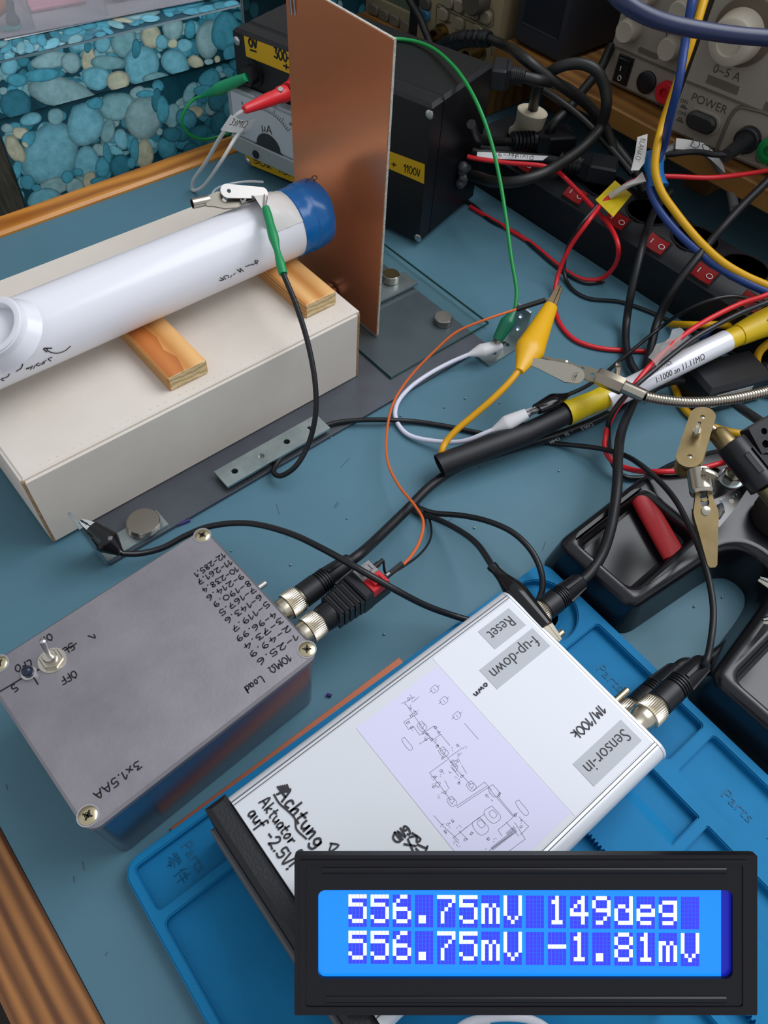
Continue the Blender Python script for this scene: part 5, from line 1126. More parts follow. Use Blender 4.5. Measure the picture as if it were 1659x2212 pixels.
m.tube([a5+(a6-a5)*.25, a6, b_, c__], lambda t: .0078+.0030*min(1, t*1.6), 28); ys = m.build('yellow_sleeve', YT, pr)
ax = (a5-a4).normalized()
def cyl_text(parent, body, c_, axis, out, r, size, wid=None):
    me = text_mesh(body, size, 'CENTER'); axis = V(axis).normalized(); out = V(out); out = (out-axis*out.dot(axis)).normalized(); sd = out.cross(axis)
    xs = [v.co.x for v in me.vertices]; k = 1 if not wid else wid/(max(xs)-min(xs))
    bm = bmesh.new(); bm.from_mesh(me)
    for q_ in range(-6, 7): bmesh.ops.bisect_plane(bm, geom=bm.verts[:]+bm.edges[:]+bm.faces[:], plane_co=(0, q_*size/12, 0), plane_no=(0, 1, 0))
    bm.to_mesh(me); bm.free()
    for v in me.vertices:
        an = v.co.y/r; p_ = c_+axis*(v.co.x*k)+(out*math.cos(an)+sd*math.sin(an))*(r+.00012+v.co.z); v.co = p_
    m = MB().mesh(me); bpy.data.meshes.remove(me); return m.build('printed_text', PRINT, parent)
o_ = -FW
cc = a4.lerp(a5, .36)
sdv = (o_-ax*o_.dot(ax)).normalized(); low = (sdv*math.cos(.38)+ax.cross(sdv)*math.sin(.38)*-1)
low = sdv*math.cos(.42)+(sdv.cross(ax))*(-math.sin(.42))
cyl_text(wl, '1:1000 an 11.11M\u03a9', cc, ax, low, .0077, .0058, .040)
hi = sdv*math.cos(.42)+(sdv.cross(ax))*(math.sin(.42))
cyl_text(wl, '1.11M\u03a9', a4.lerp(a5, .20), ax, hi, .0077, .0042, .016)
m = MB(); px_ = at(1652, 716, .05)-FW*.004
for an in (0, PI/3, 2*PI/3):
    d_ = RT*math.cos(an)+UP*math.sin(an); q = a6+(b_-a6)*.15+(-FW)*.0105; m.tube([q-d_*.0026, q+d_*.0026], .0005, 6, smoothpath=False)
m.build('handwriting', INK, ys)
# crumpled clear film round the red and black pair
m = MB(); random.seed(5); G_ = 7
A0, A1 = at(1408, 785, .0475), at(1478, 722, .0490); sd_ = (A1-A0).cross(FW).normalized()
vs = []
for i in range(G_):
    for j in range(5):
        p_ = A0.lerp(A1, i/(G_-1))+sd_*((j-2)*.0030*(1+.3*math.sin(i*2+j)))-FW*(.0026-.0011*abs(j-2)+random.uniform(0, .0016)); vs.append(p_)
m.add(vs, [(i*5+j, (i+1)*5+j, (i+1)*5+j+1, i*5+j+1) for i in range(G_-1) for j in range(4)], None, False)
m.build('clear_tape', mat('clear_film', 'e0dcd8', .15, trans=.75, ior=1.15), pr)
# ------------------------------------------------------------------ red and black wires
t = thing('red_black_pair', 'red and black wire pair taped to the probe and looping under the gooseneck', 'wires', at(1330, 900, .03))
cable('red_wire', A((1760, 580, .075), (1700, 612, .070), (1659, 636, .066), (1600, 656, .060), (1545, 682, .055), (1500, 708, .052), (1455, 742, .0495), (1412, 782, .0475), (1376, 824, .0435), (1345, 864, .036), (1322, 900, .026), (1309, 938, .016), (1308, 972, .012), (1325, 998, .009), (1362, 1014, .013), (1420, 1019, .030), (1500, 1014, .0315), (1560, 1000, .0325), (1592, 990, .044), (1640, 960, .05), (1700, 930, .05)), .0018, REDW, t, 10)
cable('black_wire', A((1760, 600, .075), (1700, 632, .069), (1659, 652, .065), (1600, 676, .059), (1545, 704, .054), (1500, 730, .051), (1455, 764, .0485), (1414, 798, .0465), (1372, 834, .0425), (1335, 874, .034), (1316, 908, .024), (1314, 945, .014), (1318, 980, .010), (1330, 1012, .0065), (1350, 1030, .003), (1385, 1032, .003), (1420, 1022, .003)), .0018, WIREK, t, 10)
t = thing('red_loop_wire', 'red wire from the black box looping down over the power strip edge', 'wire', at(1200, 360, .05))
cable('red_wire', [at(1010, 338, .062)]+A((1032, 343, .062), (1100, 352, .0625), (1170, 358, .064), (1196, 366, .062), (1218, 382, .054), (1250, 415, .0495), (1285, 452, .0485), (1316, 487, .0470), (1335, 530, .0450), (1328, 574, .0220), (1298, 602, .0060), (1255, 602, .0020), (1205, 572, .0020), (1150, 527, .0020), (1090, 490, .0020), (1035, 458, .0020), (1015, 446, .0020)), .0018, REDW, t, 10)
cable('black_wire', A((1000, 432, .0018), (1020, 442, .0018), (1060, 476, .0018), (1120, 506, .0018), (1160, 540, .0018), (1215, 585, .0018), (1265, 611, .0018), (1305, 608, .0024)), .0015, WIREK, t, 8)
t = thing('red_supply_wire', 'red wire with a yellow tape flag from the right supply to the probe', 'wire', at(1300, 440, .05))
cable('red_wire', A((1760, 352, .085), (1700, 362, .083), (1659, 368, .082), (1610, 376, .081), (1530, 384, .080), (1450, 381, .078), (1400, 382, .076), (1365, 392, .073), (1340, 408, .068), (1305, 436, .058), (1268, 482, .0515), (1228, 540, .030), (1204, 600, .010), (1198, 655, .0025), (1210, 700, .0020), (1242, 734, .0020), (1290, 751, .0020), (1350, 757, .0020), (1400, 759, .0020), (1470, 768, .0020), (1540, 790, .0020), (1600, 806, .002), (1680, 836, .002)), .0018, REDW, t, 10)
fq = [at(*q) for q in ((1328, 395, .062), (1364, 425, .062), (1324, 474, .056), (1286, 437, .056))]
fn = ((fq[1]-fq[0]).cross(fq[3]-fq[0])).normalized(); fn = fn if fn.dot(FW) < 0 else -fn
vs = [p_+fn*.0019 for p_ in fq]+[p_+fn*.0023 for p_ in fq]
MB().add(vs, [(0, 1, 2, 3), (7, 6, 5, 4), (0, 4, 5, 1), (1, 5, 6, 2), (2, 6, 7, 3), (3, 7, 4, 0)]).build('tape_flag', YELTAPE, t)
cable('black_wire', A((1290, 444, .0555), (1250, 492, .045), (1222, 550, .018), (1220, 596, .004), (1238, 626, .0017), (1270, 644, .0017), (1340, 652, .0017), (1400, 672, .0017), (1450, 695, .0017), (1510, 725, .0017), (1560, 752, .002), (1600, 770, .002)), .0015, WIREK, t, 8)
# yellow and blue thick cables
DY = mat('yellow_cable', 'd6a10a', .4); DB = mat('blue_cable', '1c3a78', .4)
yb = thing('yellow_blue_cables', 'yellow and blue cable pair bound with blue tape hanging over the supplies', 'cables', at(1420, 380, .08))
cable('yellow_cable', A((1548, -90, .195), (1521, 0, .180), (1493, 92, .160), (1462, 180, .136), (1432, 265, .112), (1418, 325, .100), (1415, 368, .090), (1428, 412, .080), (1462, 462, .070), (1510, 520, .062), (1560, 566, .058), (1610, 596, .056), (1660, 618, .055), (1730, 650, .052)), .0029, DY, yb, 12)
cable('blue_cable', A((1512, -90, .203), (1495, 0, .190), (1482, 80, .171), (1466, 178, .150), (1446, 258, .124), (1432, 320, .098), (1408, 372, .084), (1404, 405, .078), (1420, 446, .070), (1456, 494, .062), (1510, 545, .0565), (1560, 582, .054), (1610, 610, .053), (1660, 632, .052), (1730, 662, .05)), .0029, DB, yb, 12)
m = MB(); tp = [at(*q) for q in ((1382, 340, .084), (1425, 338, .092), (1443, 400, .084), (1393, 406, .075))]
nn_ = -FW
c_ = sum(tp, V((0, 0, 0)))/4
m.tube([at(1408, 332, .090), at(1411, 352, .087), at(1416, 380, .083), at(1422, 404, .079)], lambda t: .0075+.0008*math.sin(t*7), 16, 3, True, .55, upv=-FW); m.build('blue_tape', mat('light_blue_tape', '0b5f9f', .4), yb)
t = thing('blue_cable', 'thick dark blue cable crossing in front of both grey supplies', 'cable', at(1500, 60, .2))
cable('cable_jacket', A((1240, -110, .235), (1300, -45, .228), (1345, 3, .222), (1395, 33, .216), (1450, 52, .211), (1520, 66, .207), (1590, 76, .204), (1660, 82, .202), (1750, 90, .20)), .0044, mat('navy_cable', '1e2748', .35), t, 14)
t = thing('yellow_cable', 'yellow cable curling on the bench under the gooseneck', 'cable', at(1465, 860, .01))
cable('cable_jacket', A((1448, 700, .004), (1500, 702, .018), (1560, 702, .020), (1600, 714, .012), (1560, 740, .003), (1480, 775, .003), (1452, 805, .003), (1459, 840, .003), (1476, 880, .003), (1510, 910, .003), (1560, 929, .003), (1615, 938, .003), (1680, 930, .003)), .0027, DY, t, 12)
t = thing('yellow_cable', 'yellow cable hanging in a loop below the yellow probe end', 'cable', at(1640, 780, .02))
cable('cable_jacket', A((1700, 700, .034), (1668, 735, .030), (1642, 758, .022), (1634, 782, .015), (1642, 805, .010), (1668, 832, .006), (1720, 860, .004)), .0030, DY, t, 12)
t = thing('blue_cable', 'dark blue cable arching on the bench behind the probe', 'cable', at(1540, 710, .02))
cable('cable_jacket', A((1508, 760, .003), (1524, 728, .004), (1545, 700, .010), (1580, 680, .014), (1625, 676, .014), (1680, 690, .012)), .0027, DB, t, 10)
t = thing('blue_cable', 'short blue cable passing below the white label end of the probe', 'cable', at(1580, 830, .01))
cable('cable_jacket', A((1540, 815, .003), (1575, 826, .004), (1620, 836, .006), (1690, 850, .006)), .0029, DB, t, 10)
t = thing('coax_cable', 'dark grey coax arching from under the probe down to the lower right', 'cable', at(1560, 850, .02))
cable('coax_jacket', A((1392, 856, .0035), (1420, 834, .008), (1462, 822, .012), (1520, 829, .014), (1560, 846, .014), (1588, 872, .016), (1630, 902, .03), (1665, 925, .034), (1730, 965, .034)), .0031, mat('dark_grey_jacket', '24262b', .4), t, 12)
# adaptor block with a lettered label under the gooseneck
t = thing('power_adaptor', 'black adaptor block with an italic lettered white label behind the brass joint', 'adaptor', at(1570, 890, 0))
Mq = frame(at(1505, 905, .0), at(1640, 868, .0)-at(1505, 905, .0), (0, 0, 1))
MB().box((0, .0005, 0), (.055, .030, .026), .003, Mq).build('adaptor_body', BLK, t)
pl_ = MB().box((.0075, .0002, .0080), (.038, .0006, .0205), 0, Mq).build('paper_label', mat('grey_paper', 'b9b9b4', .6), t)
m = MB(); text(m, 'Quat', Mq @ V((.0225, .0001, .0142)), Mq.to_3x3() @ V((1, 0, 0)), Mq.to_3x3() @ V((0, -1, 0)), .0105, shear=.25); m.build('printed_text', PRINT, pl_)
m = MB()
for i in range(6): m.cyl(Mq @ V((.055+.004*i, .014, .013)), Mq @ V((.0578+.004*i, .014, .013)), .0085-.0003*i, n=18)
m.cyl(Mq @ V((.055, .014, .013)), Mq @ V((.085, .014, .013)), .0060, n=14); m.build('strain_relief', RUB, t)
t = thing('plug_block', 'dark slotted plug block peeking out below the white probe label', 'plug', at(1500, 800, 0))
Mq = frame(at(1478, 822, 0), at(1552, 796, 0)-at(1478, 822, 0), (0, 0, 1))
m = MB(); m.box((0, 0, 0), (.0120, .022, .016), .001, Mq); m.box((.0125, .001, 0), (.030, .020, .015), .001, Mq); m.box((.004, -.002, .006), (.024, .003, .010), .0006, Mq); m.build('plug_body', mat('slate_black', '23262e', .5), t)
# ------------------------------------------------------------------ power strip
ST = mat('strip_black', '111217', .4, bump=(300, .03))
ps = thing('power_strip', 'long black power strip with red rocker switches on the bench behind the cables', 'power strip', (.52, .2, 0))
SX0, SX1, SY0, SY1, SH = .4985, .548, -.12, .445, .043
m = MB(); m.prism([(SX0, 0), (SX1, 0), (SX1, SH), (SX0+.014, SH), (SX0, SH-.010)], -SY1, -SY0, .002, .002, Mx(((1, 0, 0, 0), (0, 0, -1, 0), (0, 1, 0, 0), (0, 0, 0, 1)))); m.build('strip_body', ST, ps)
RKR = mat('red_rocker', '8e1414', .35)
sl = math.atan2(.010, .014)
for u, v in ((1145, 350), (1256, 415), (1345, 470), (1432, 521), (1538, 581), (1640, 645), (1740, 705)):
    p = at(u, v, SH-.004); Mr = Mx.Translation((SX0+.0075, p.y, SH-.0045)) @ Mx.Rotation(-sl, 4, 'Y')
    MB().box((-.0070, -.0100, -.002), (.0070, .0100, .0006), .0004, Mr).build('switch_frame', BLK, ps)
    m = MB(); m.add([Mr @ V(q) for q in ((-.0055, -.0085, .0005), (.0055, -.0085, .0005), (.0055, .0085, .0005), (-.0055, .0085, .0005), (-.0055, -.0085, .0022), (.0055, -.0085, .0022), (.0055, 0, .0012), (-.0055, 0, .0012), (.0055, .0085, .0036), (-.0055, .0085, .0036))],
        [(0, 3, 2, 1), (4, 5, 6, 7), (7, 6, 8, 9), (0, 1, 5, 4), (2, 3, 9, 8), (0, 4, 7, 9, 3), (1, 2, 8, 6, 5)]); rk = m.build('rocker', RKR, ps)
    m = MB(); m.tube([Mr @ V((-.0020, .0045, .0027)), Mr @ V((.0020, .0045, .0027))], .00035, 5, smoothpath=False)
    m.tube([Mr @ V((.0017*math.cos(a), -.0048+.0024*math.sin(a), .0021)) for a in [2*PI*i/14 for i in range(15)]], .0003, 5, smoothpath=False); m.build('rocker_mark', PAPER, rk)
for y in (.405, .36, .315, .27, .225, .18, .135):
    MB().lathe([(.0195, 0), (.0195, .0006), (.0175, .0006), (.0170, -.001)], (SX0+.0325, y, SH), (0, 0, 1), 28).build('socket_ring', BLK, ps)
# white mains plug with its thick black cable to the black box
IV = mat('ivory_plastic', 'cfc3ab', .4)
mp = thing('mains_plug', 'ivory mains plug in the power strip with a thick black cable', 'plug', (.533, .405, SH))
pc = at(1142, 292, SH+.001); pc = V((min(pc.x, .532), pc.y, SH+.0008))
ptop = at(1151, 238, SH+.036)
dz = (ptop-pc)
m = MB(); L_ = dz.length; NN = 24
prf_ = [(.0175, .0145, 0), (.0175, .0145, .10), (.0145, .0135, .22), (.0125, .0115, .5), (.0135, .0115, .8), (.0138, .0118, .97), (.0122, .0104, 1.0)]
vs = []; fs = []
for rx, ry, t_ in prf_:
    for i in range(NN): a = 2*PI*i/NN; vs.append(pc+dz*t_+V((ry*math.cos(a)*.9, 0, 0))+V((0, rx*math.sin(a), 0)))
for k in range(len(prf_)-1):
    for i in range(NN): j = (i+1) % NN; fs.append((k*NN+i, k*NN+j, (k+1)*NN+j, (k+1)*NN+i))
fs += [tuple(range(NN))[::-1], tuple((len(prf_)-1)*NN+i for i in range(NN))]
m.add(vs, fs, None, True).build('plug_body', IV, mp)
CAB = mat('mains_cable', '151413', .45)
cable('mains_cable', [pc+dz*.9, at(1153, 226, .084), at(1160, 196, .100), at(1178, 164, .116), at(1210, 144, .126), at(1248, 137, .130), at(1285, 150, .128), at(1305, 185, .118), at(1310, 225, .106), at(1298, 272, .088), at(1266, 312, .080), at(1222, 346, .076), at(1165, 378, .074), at(1110, 393, .070), at(1065, 392, .062), at(1038, 384, .055), at(1018, 378, .050)], .0042, CAB, mp, 12)
# iec plugs and a labelled cord lying on the strip
def iec(name, label, tail, nose, z0, z1, r=.0078):
    t = thing(name, label, 'plug', at(*tail, z0)); a, b_ = at(*tail, z0), at(*nose, z1); M = frame(a, b_-a, (0, 0, 1)); L = (b_-a).length
    m = MB()
    m.prism(rrect(L*.52, -.0115, L, .0115, .002), -.0075, .0075, .0015, .0015, M); m.add([M @ V(q) for q in ((L*.40, -.007, -.006), (L*.40, .007, -.006), (L*.40, .007, .006), (L*.40, -.007, .006), (L*.54, -.011, -.0072), (L*.54, .011, -.0072), (L*.54, .011, .0072), (L*.54, -.011, .0072))], [(0, 1, 2, 3), (4, 7, 6, 5), (0, 4, 5, 1), (1, 5, 6, 2), (2, 6, 7, 3), (3, 7, 4, 0)])
    m.cyl(M @ V((0, 0, 0)), M @ V((L*.42, 0, 0)), r*.72, r*.85)
    for i in range(6): m.cyl(M @ V((L*(.02+.062*i), 0, 0)), M @ V((L*(.055+.062*i), 0, 0)), r, n=18)
    m.build('plug_body', RUB, t); return t, a, b_
t, a, b_ = iec('power_plug', 'black ribbed appliance plug lying in front of the ivory plug', (1104, 306), (1234, 300), SH+.012, SH+.010)
cable('cable_jacket', [a, at(1080, 306, SH+.014), at(1050, 304, SH+.020), at(1030, 296, SH+.03), at(1018, 268, SH+.05)], .0036, CAB, t, 10)
t, a, b_ = iec('power_plug', 'second black appliance plug lower down with a white paper cord flag', (1206, 348), (1330, 372), SH+.010, SH+.010)
cable('cable_jacket', [a, at(1180, 343, SH+.010), at(1120, 338, SH+.011), at(1060, 332, SH+.012), at(1030, 328, SH+.014), at(1018, 322, SH+.016)], .0036, CAB, t, 10)
fl_ = ribbon([at(1031, 328, SH+.0175), at(1080, 330, SH+.0175), at(1130, 334, SH+.016), at(1184, 337, SH+.015)], [at(1029, 343, SH+.0155), at(1080, 343, SH+.0155), at(1130, 345, SH+.015), at(1173, 346, SH+.014)], 'cord_flag', PAPER, t, .0004)
m = MB(); hand(m, 'Divider-9', at(1152, 342, SH+.0172), at(1076, 334, SH+.0182), .0030, up=-FW, lw=.0005, lift=.0006); m.build('handwriting', INK, fl_)
t, a, b_ = iec('power_plug', 'black plug hooked on the rear corner of the black box', (1132, 166), (1062, 158), .1215, .121, .0066)
cable('cable_jacket', [a, at(1160, 173, .120), at(1200, 180, .112), at(1245, 205, .100), at(1285, 245, .086), at(1310, 290, .07), at(1345, 335, .058), at(1372, 372, .052), at(1395, 420, .049)], .0042, CAB, t, 10)
# loose cords behind
t = thing('mains_cable', 'thin black cord slanting over the wooden shelf front', 'cable', at(1250, 230, .07))
cable('cable_jacket', [at(1150, 180, .085), at(1200, 212, .082), at(1250, 250, .075), at(1300, 300, .066), at(1340, 345, .058), at(1366, 376, .052)], .0030, CAB, t, 10)
t = thing('mains_cable', 'black cord crossing behind the big loop down to the plugs', 'cable', at(1250, 200, .07))
cable('cable_jacket', [at(1320, 100, .100), at(1296, 150, .090), at(1262, 192, .082), at(1228, 235, .075), at(1196, 268, .068), at(1180, 300, .055)], .0040, CAB, t, 10)
t = thing('mains_cable', 'black cord dropping steeply beside the beige generator', 'cable', at(900, 50, .2))
cable('cable_jacket', [at_s(862, -60, .578), at_s(885, 0, .578), at_s(905, 35, .577), at_s(922, 75, .575), at_s(940, 118, .572), at_s(952, 150, .565)], .0036, CAB, t, 10)
# ------------------------------------------------------------------ shelf plank and instruments
SZ = .070
PLK = wood('plank', '6e4622', '94672f', 16, 'X', .5, 5, (1.5, .12, 1.5))
sh = thing('shelf_riser', 'low wooden plank shelf carrying the grey supplies and instruments', 'shelf', (.7, .3, 0))
MB().box((.590, -.25, SZ-.017), (.99, .509, SZ-.0002), .0012).build('plank', PLK, sh)
for y in (-.2, .30, .48): MB().box((.66, y-.012, 0), (.97, y+.012, SZ-.017), .001).build('support', PLK, sh)
PSG = mat('supply_grey', '8d8478', .5, bump=(900, .08)); PSG2 = mat('supply_grey_dark', '5c554c', .55); KN = mat('knob_grey', 'a59c8c', .4)
PRK = mat('panel_print', '3a3632', .6)
class Panel:
    def __init__(s, p, ang):   # ang: how far the front is turned
        s.p = V(p); s.d = V((math.sin(ang), -math.cos(ang), 0)); s.n = V((-math.cos(ang), -math.sin(ang), 0)); s.M = frame(s.p, s.d, (0, 0, 1))
    def P(s, u, v): return at_pl(u, v, s.p, s.n)
    def L(s, u, v): return s.M.inverted() @ s.P(u, v)     # x along the panel, z up
    def knob(s, u, v, r, h, parent, name='knob', mt=None, shift=True):
        q = s.P(u, v)-s.n*0
        # u, v is the front of the knob: slide along the sight line onto the panel
        d = ray(u, v); q = at_pl(u, v, s.p+s.n*h, s.n)-s.n*h
        k = MB().lathe([(r*1.08, 0), (r*1.06, h*.2), (r*.96, h*.9), (r*.86, h), (r*.3, h*.97)], q, s.n, 26).build(name, mt or KN, parent); return k
    def rect(s, u0, v0, u1, v1, h, parent, name, mt, c=.0004, r=0.0):
        a, b_ = s.L(u0, v0), s.L(u1, v1); x0, x1 = sorted((a.x, b_.x)); z0, z1 = sorted((a.z, b_.z))
        m = MB(); m.prism(rrect(x0, z0, x1, z1, r), 0, h, c, 0, s.M @ Mx(((1, 0, 0, 0), (0, 0, -1, 0), (0, 1, 0, 0), (0, 0, 0, 1)))); return m.build(name, mt, parent)
    def rectp(s, l, r_, tp, bt, h, parent, name, mt, c=.0004, r=0.0):
        a, b_, t_, u_ = s.L(*l), s.L(*r_), s.L(*tp), s.L(*bt); x0, x1 = a.x, b_.x; z0, z1 = u_.z, t_.z
        m = MB(); m.prism(rrect(x0, z0, x1, z1, min(r, (z1-z0)*.49)), 0, h, c, 0, s.M @ Mx(((1, 0, 0, 0), (0, 0, -1, 0), (0, 1, 0, 0), (0, 0, 0, 1)))); return m.build(name, mt, parent)
    def disc(s, u, v, r, h, parent, name, mt, n=24, hole=0):
        q = s.P(u, v); pr_ = [(r, 0), (r, h*.8), (r*.9, h)]+([(hole, h), (hole, h*.2)] if hole else [])
        return MB().lathe(pr_, q, s.n, n).build(name, mt, parent)
    def line(s, pts, parent, lw=.0006, name='panel_print'):
        m = MB(); Q_ = [s.P(*p) for p in pts]
        m.tube([q+s.n*.0001 for q in Q_], lw/2, 5, smoothpath=False); return m.build(name, PRK, parent)
    def text(s, body, u, v, size, parent, mt=None, fit=None):
        m = MB(); text(m, body, s.P(u, v), s.d, s.n, size, fit=fit, lift=.0003); return m.build('panel_text', mt or PRK, parent)
# right supply
RS = Panel(at(1440, 290, SZ), math.radians(8.2))
t = thing('bench_supply', 'large grey bench supply with big current knob and power button at right', 'power supply', RS.p)
MB().box((0, 0, .002), (.24, .24, .20), .003, RS.M).build('housing', PSG, t)
MB().cyl(RS.M @ V((.02, .02, 0)), RS.M @ V((.02, .02, .003)), .008).build('rubber_foot', RUB, t)
MB().box((.001, -.0014, RS.L(1475, 172).z-.0006), (.239, .0, RS.L(1475, 172).z+.0008), 0, RS.M).build('panel_ridge', PSG2, t)
RS.rectp((1527, 170), (1595, 197), (1561, 173), (1561, 193), .0004, t, 'dark_plate', PSG2, 0)
a, b_ = RS.P(1530, 172), RS.P(1592, 196)
RS.text('CURRENT', 1561, 183, .0062, t, mat('plate_text', 'c9c2b2', .6)); RS.text('0~5 A', 1570, 158, .0088, t)
q = RS.L(1580, 95); kc = RS.M @ V((RS.L(1592, 92).x, 0, RS.L(1592, 92).z))
MB().lathe([(.0225, 0), (.0225, .0012), (.0218, .0015)], kc+V((0, 0, .0075))+RS.d*.002, RS.n, 44).build('knob_scale', mat('scale_brown', '5c4e40', .6), t)
MB().lathe([(.0185, 0), (.0178, .004), (.0160, .016), (.0146, .0175), (.0090, .0180), (.0082, .0162), (.0, .0164)], kc+V((0, 0, .0045)), RS.n, 44).build('current_knob', mat('knob_light', 'b0a797', .38), t)
RS.text('POWER', 1532, 224, .0088, t); 
RS.text('ON', 1478, 219, .0042, t); RS.text('OFF', 1473, 245, .0042, t)
RS.line([(1470, 229), (1484, 235)], t, .0012); RS.line([(1474, 229), (1474, 226), (1480, 229), (1480, 233)], t, .0009); RS.line([(1462, 258), (1476, 264)], t, .0012); RS.line([(1466, 258), (1467, 253), (1472, 256), (1472, 261)], t, .0009)
RS.rectp((1484, 245), (1554, 280), (1519, 235), (1519, 289), .0012, t, 'button_surround', PSG, .0004, .012); RS.rectp((1489, 246), (1548, 276), (1519, 241), (1519, 283), .0060, t, 'power_button', mat('button_dark', '24221f', .3), .002, .0105)
bz = MB(); c0_ = RS.L(1545, 330); c1_ = RS.L(1610, 250)
bz.tube([RS.M @ V((c0_.x+dx_, -.0004, z_)) for dx_, z_ in ((0, .004), (.001, .035), (.006, .040), (.10, .040))], .0014, 8, 4); bz.build('terminal_frame', PSG2, t)
bp_ = RS.P(1617, 300); MB().lathe([(.0098, 0), (.0098, .005), (.0088, .006)], bp_, RS.n, 24).build('black_terminal', BLK, t)
bg = RS.P(1668, 322); MB().lathe([(.0098, 0), (.0098, .005), (.0070, .006), (.0045, .006), (.0045, .002)], bg, RS.n, 24).build('green_terminal', mat('green_terminal', '0f7a3c', .4), t)
RS.text('-', 1604, 332, .010, t); RS.text('GND', 1655, 350, .0080, t)
RS.rectp((1652, 226), (1700, 246), (1670, 225), (1670, 245), .0004, t, 'dark_plate', PSG2, 0)
pt_ = thing('banana_lead', 'black banana plug and lead in the right supply', 'test lead', bp_)
d_ = (RS.n*.8-RS.d*.45+V((0, 0, -.30))).normalized(); e0 = bp_+RS.n*.005; e1 = at(1568, 336, .094)
d_ = (e1-e0).normalized(); MB().lathe([(.0072, 0), (.0070, .004), (.0058, .006), (.0046, (e1-e0).length)], e0, d_, 20).build('plug_body', BLK, pt_)
cable('wire', [e1-d_*.002, at(1545, 334, .092), at(1500, 328, .088), at(1460, 332, .084), at(1430, 338, .080), at(1410, 360, .074)], .0022, WIREK, pt_, 10)
# left supply
LS = Panel(at(1300, 180, SZ), math.radians(4.4))
t = thing('signal_supply', 'smaller grey instrument with four knobs, rocker switch and red socket', 'instrument', LS.p)
wL = LS.L(1445, 247).x
MB().box((0, 0, .002), (wL, .20, .20), .003, LS.M).build('housing', PSG, t)
zr = LS.L(1316, 95).z
MB().box((.001, -.0012, zr-.0006), (wL-.001, 0, zr+.0008), 0, LS.M).build('panel_ridge', PSG2, t)
for u, v in ((1347, 70), (1438, 109), (1462, 30), (1384, -8)): LS.knob(u, v, .0088, .013, t)
LS.rectp((1380, 104), (1421, 125), (1400, 108), (1400, 121), .0005, t, 'badge', PSG2, 0, .003)
LS.rectp((1332, 143), (1363, 156), (1348, 117), (1348, 184), .0018, t, 'switch_frame', BLK, .0006)
LS.rectp((1335, 145), (1360, 155), (1348, 123), (1348, 178), .0034, t, 'rocker_switch', mat('rocker_black', '0b0b0d', .3), .0008)
m = MB(); q = LS.P(1344, 150)+LS.n*.0036; m.tube([q, q+V((0, 0, .0036))], .0004, 5, smoothpath=False); q = LS.P(1343, 166)+LS.n*.0036; m.tube([q+LS.d*.0016*math.cos(k*PI/6)+V((0, 0, .002*math.sin(k*PI/6))) for k in range(13)], .0003, 5, smoothpath=False); m.build('switch_mark', PAPER, t)
LS.disc(1398, 177, .0088, .003, t, 'black_socket', BLK, 28); LS.disc(1440, 198, .0088, .005, t, 'red_socket', RED, 28, .004)
for pts in ([(1352, 47), (1352, 35), (1360, 18)], [(1440, 90), (1440, 70), (1448, 55)], [(1384, 55), (1400, 30), (1403, 8)]): LS.line(pts, t, .0007)
LS.text('FINE', 1375, 28, .0060, t); LS.text('COARSE', 1462, 66, .0060, t)
# dark instrument standing behind
t = thing('dark_instrument', 'dark blue-grey instrument box between the generator and supplies', 'instrument', at(1200, 110, SZ))
DI = Panel((.606, .500, SZ), 0)
DK = mat('dark_case', '26282f', .45)
MB().box((.0, 0, .0004), (.055, .22, .20), .004, DI.M).build('housing', DK, t)
MB().box((.006, -.0008, .02), (.049, 0, .165), .001, DI.M).build('front_panel', mat('dark_panel', '1b1d24', .35), t)
# beige generator
BG = mat('beige_case', '8f8264', .5, bump=(900, .06))
gc = at_t(1078, 70, .513)
SZ2 = .036
pl2 = thing('low_plinth', 'low wooden board under the beige instruments behind the black box', 'board', (.7, .7, 0))
MB().box((.575, .5105, .0002), (.90, .90, SZ2-.0002), .001).build('board', PLK, pl2)
GN = Panel((gc.x, gc.y, SZ2), math.radians(5))
t = thing('function_generator', 'beige function generator with rounded buttons and BNC sockets', 'instrument', GN.p)
x0 = GN.L(905, 20).x
MB().box((x0, 0, .0004), (.0, .20, .24), .004, GN.M).build('housing', BG, t)
BTN = mat('button_grey', '857b66', .5); 
def gbtn(P, u, v, rx, rz, parent, mt, h=.004, name='button'):
    q = P.L(u, v); m = MB(); m.prism([(q.x+rx*math.cos(a)*abs(math.cos(a))**-.3, q.z+rz*math.sin(a)*(abs(math.sin(a))+1e-6)**-.3) for a in [2*PI*i/20+.01 for i in range(20)]], 0, h, .0012, 0, P.M @ Mx(((1, 0, 0, 0), (0, 0, -1, 0), (0, 1, 0, 0), (0, 0, 0, 1)))); return m.build(name, mt, parent)
for u, v in ((961, 30), (995, 50), (1035, 66), (1027, 26), (1052, 36), (972, 3), (995, 12)): gbtn(GN, u, v, .0062, .0056, t, BTN)
gbtn(GN, 920, 32, .0062, .0052, t, mat('button_blue', '2f6684', .4)); gbtn(GN, 921, 6, .0070, .0055, t, mat('button_dark_grey', '4a453d', .5))
GN.knob(1016, 4, .012, .014, t, 'dial_knob', mat('dial_dark', '4a443a', .5))
for pts in ([(941, 80), (943, 12), (948, 8), (1058, 60), (1066, 54), (1067, 26), (1060, 18), (990, -18)], [(1062, 120), (1064, 74), (1058, 66), (944, 14)]): GN.line(pts, t, .0007)
GN.text('Trigger', 963, 44, .0050, t); GN.text('Sync', 1000, 64, .0050, t)
BRD = mat('dim_brass', '8a744a', .35, 1.0)
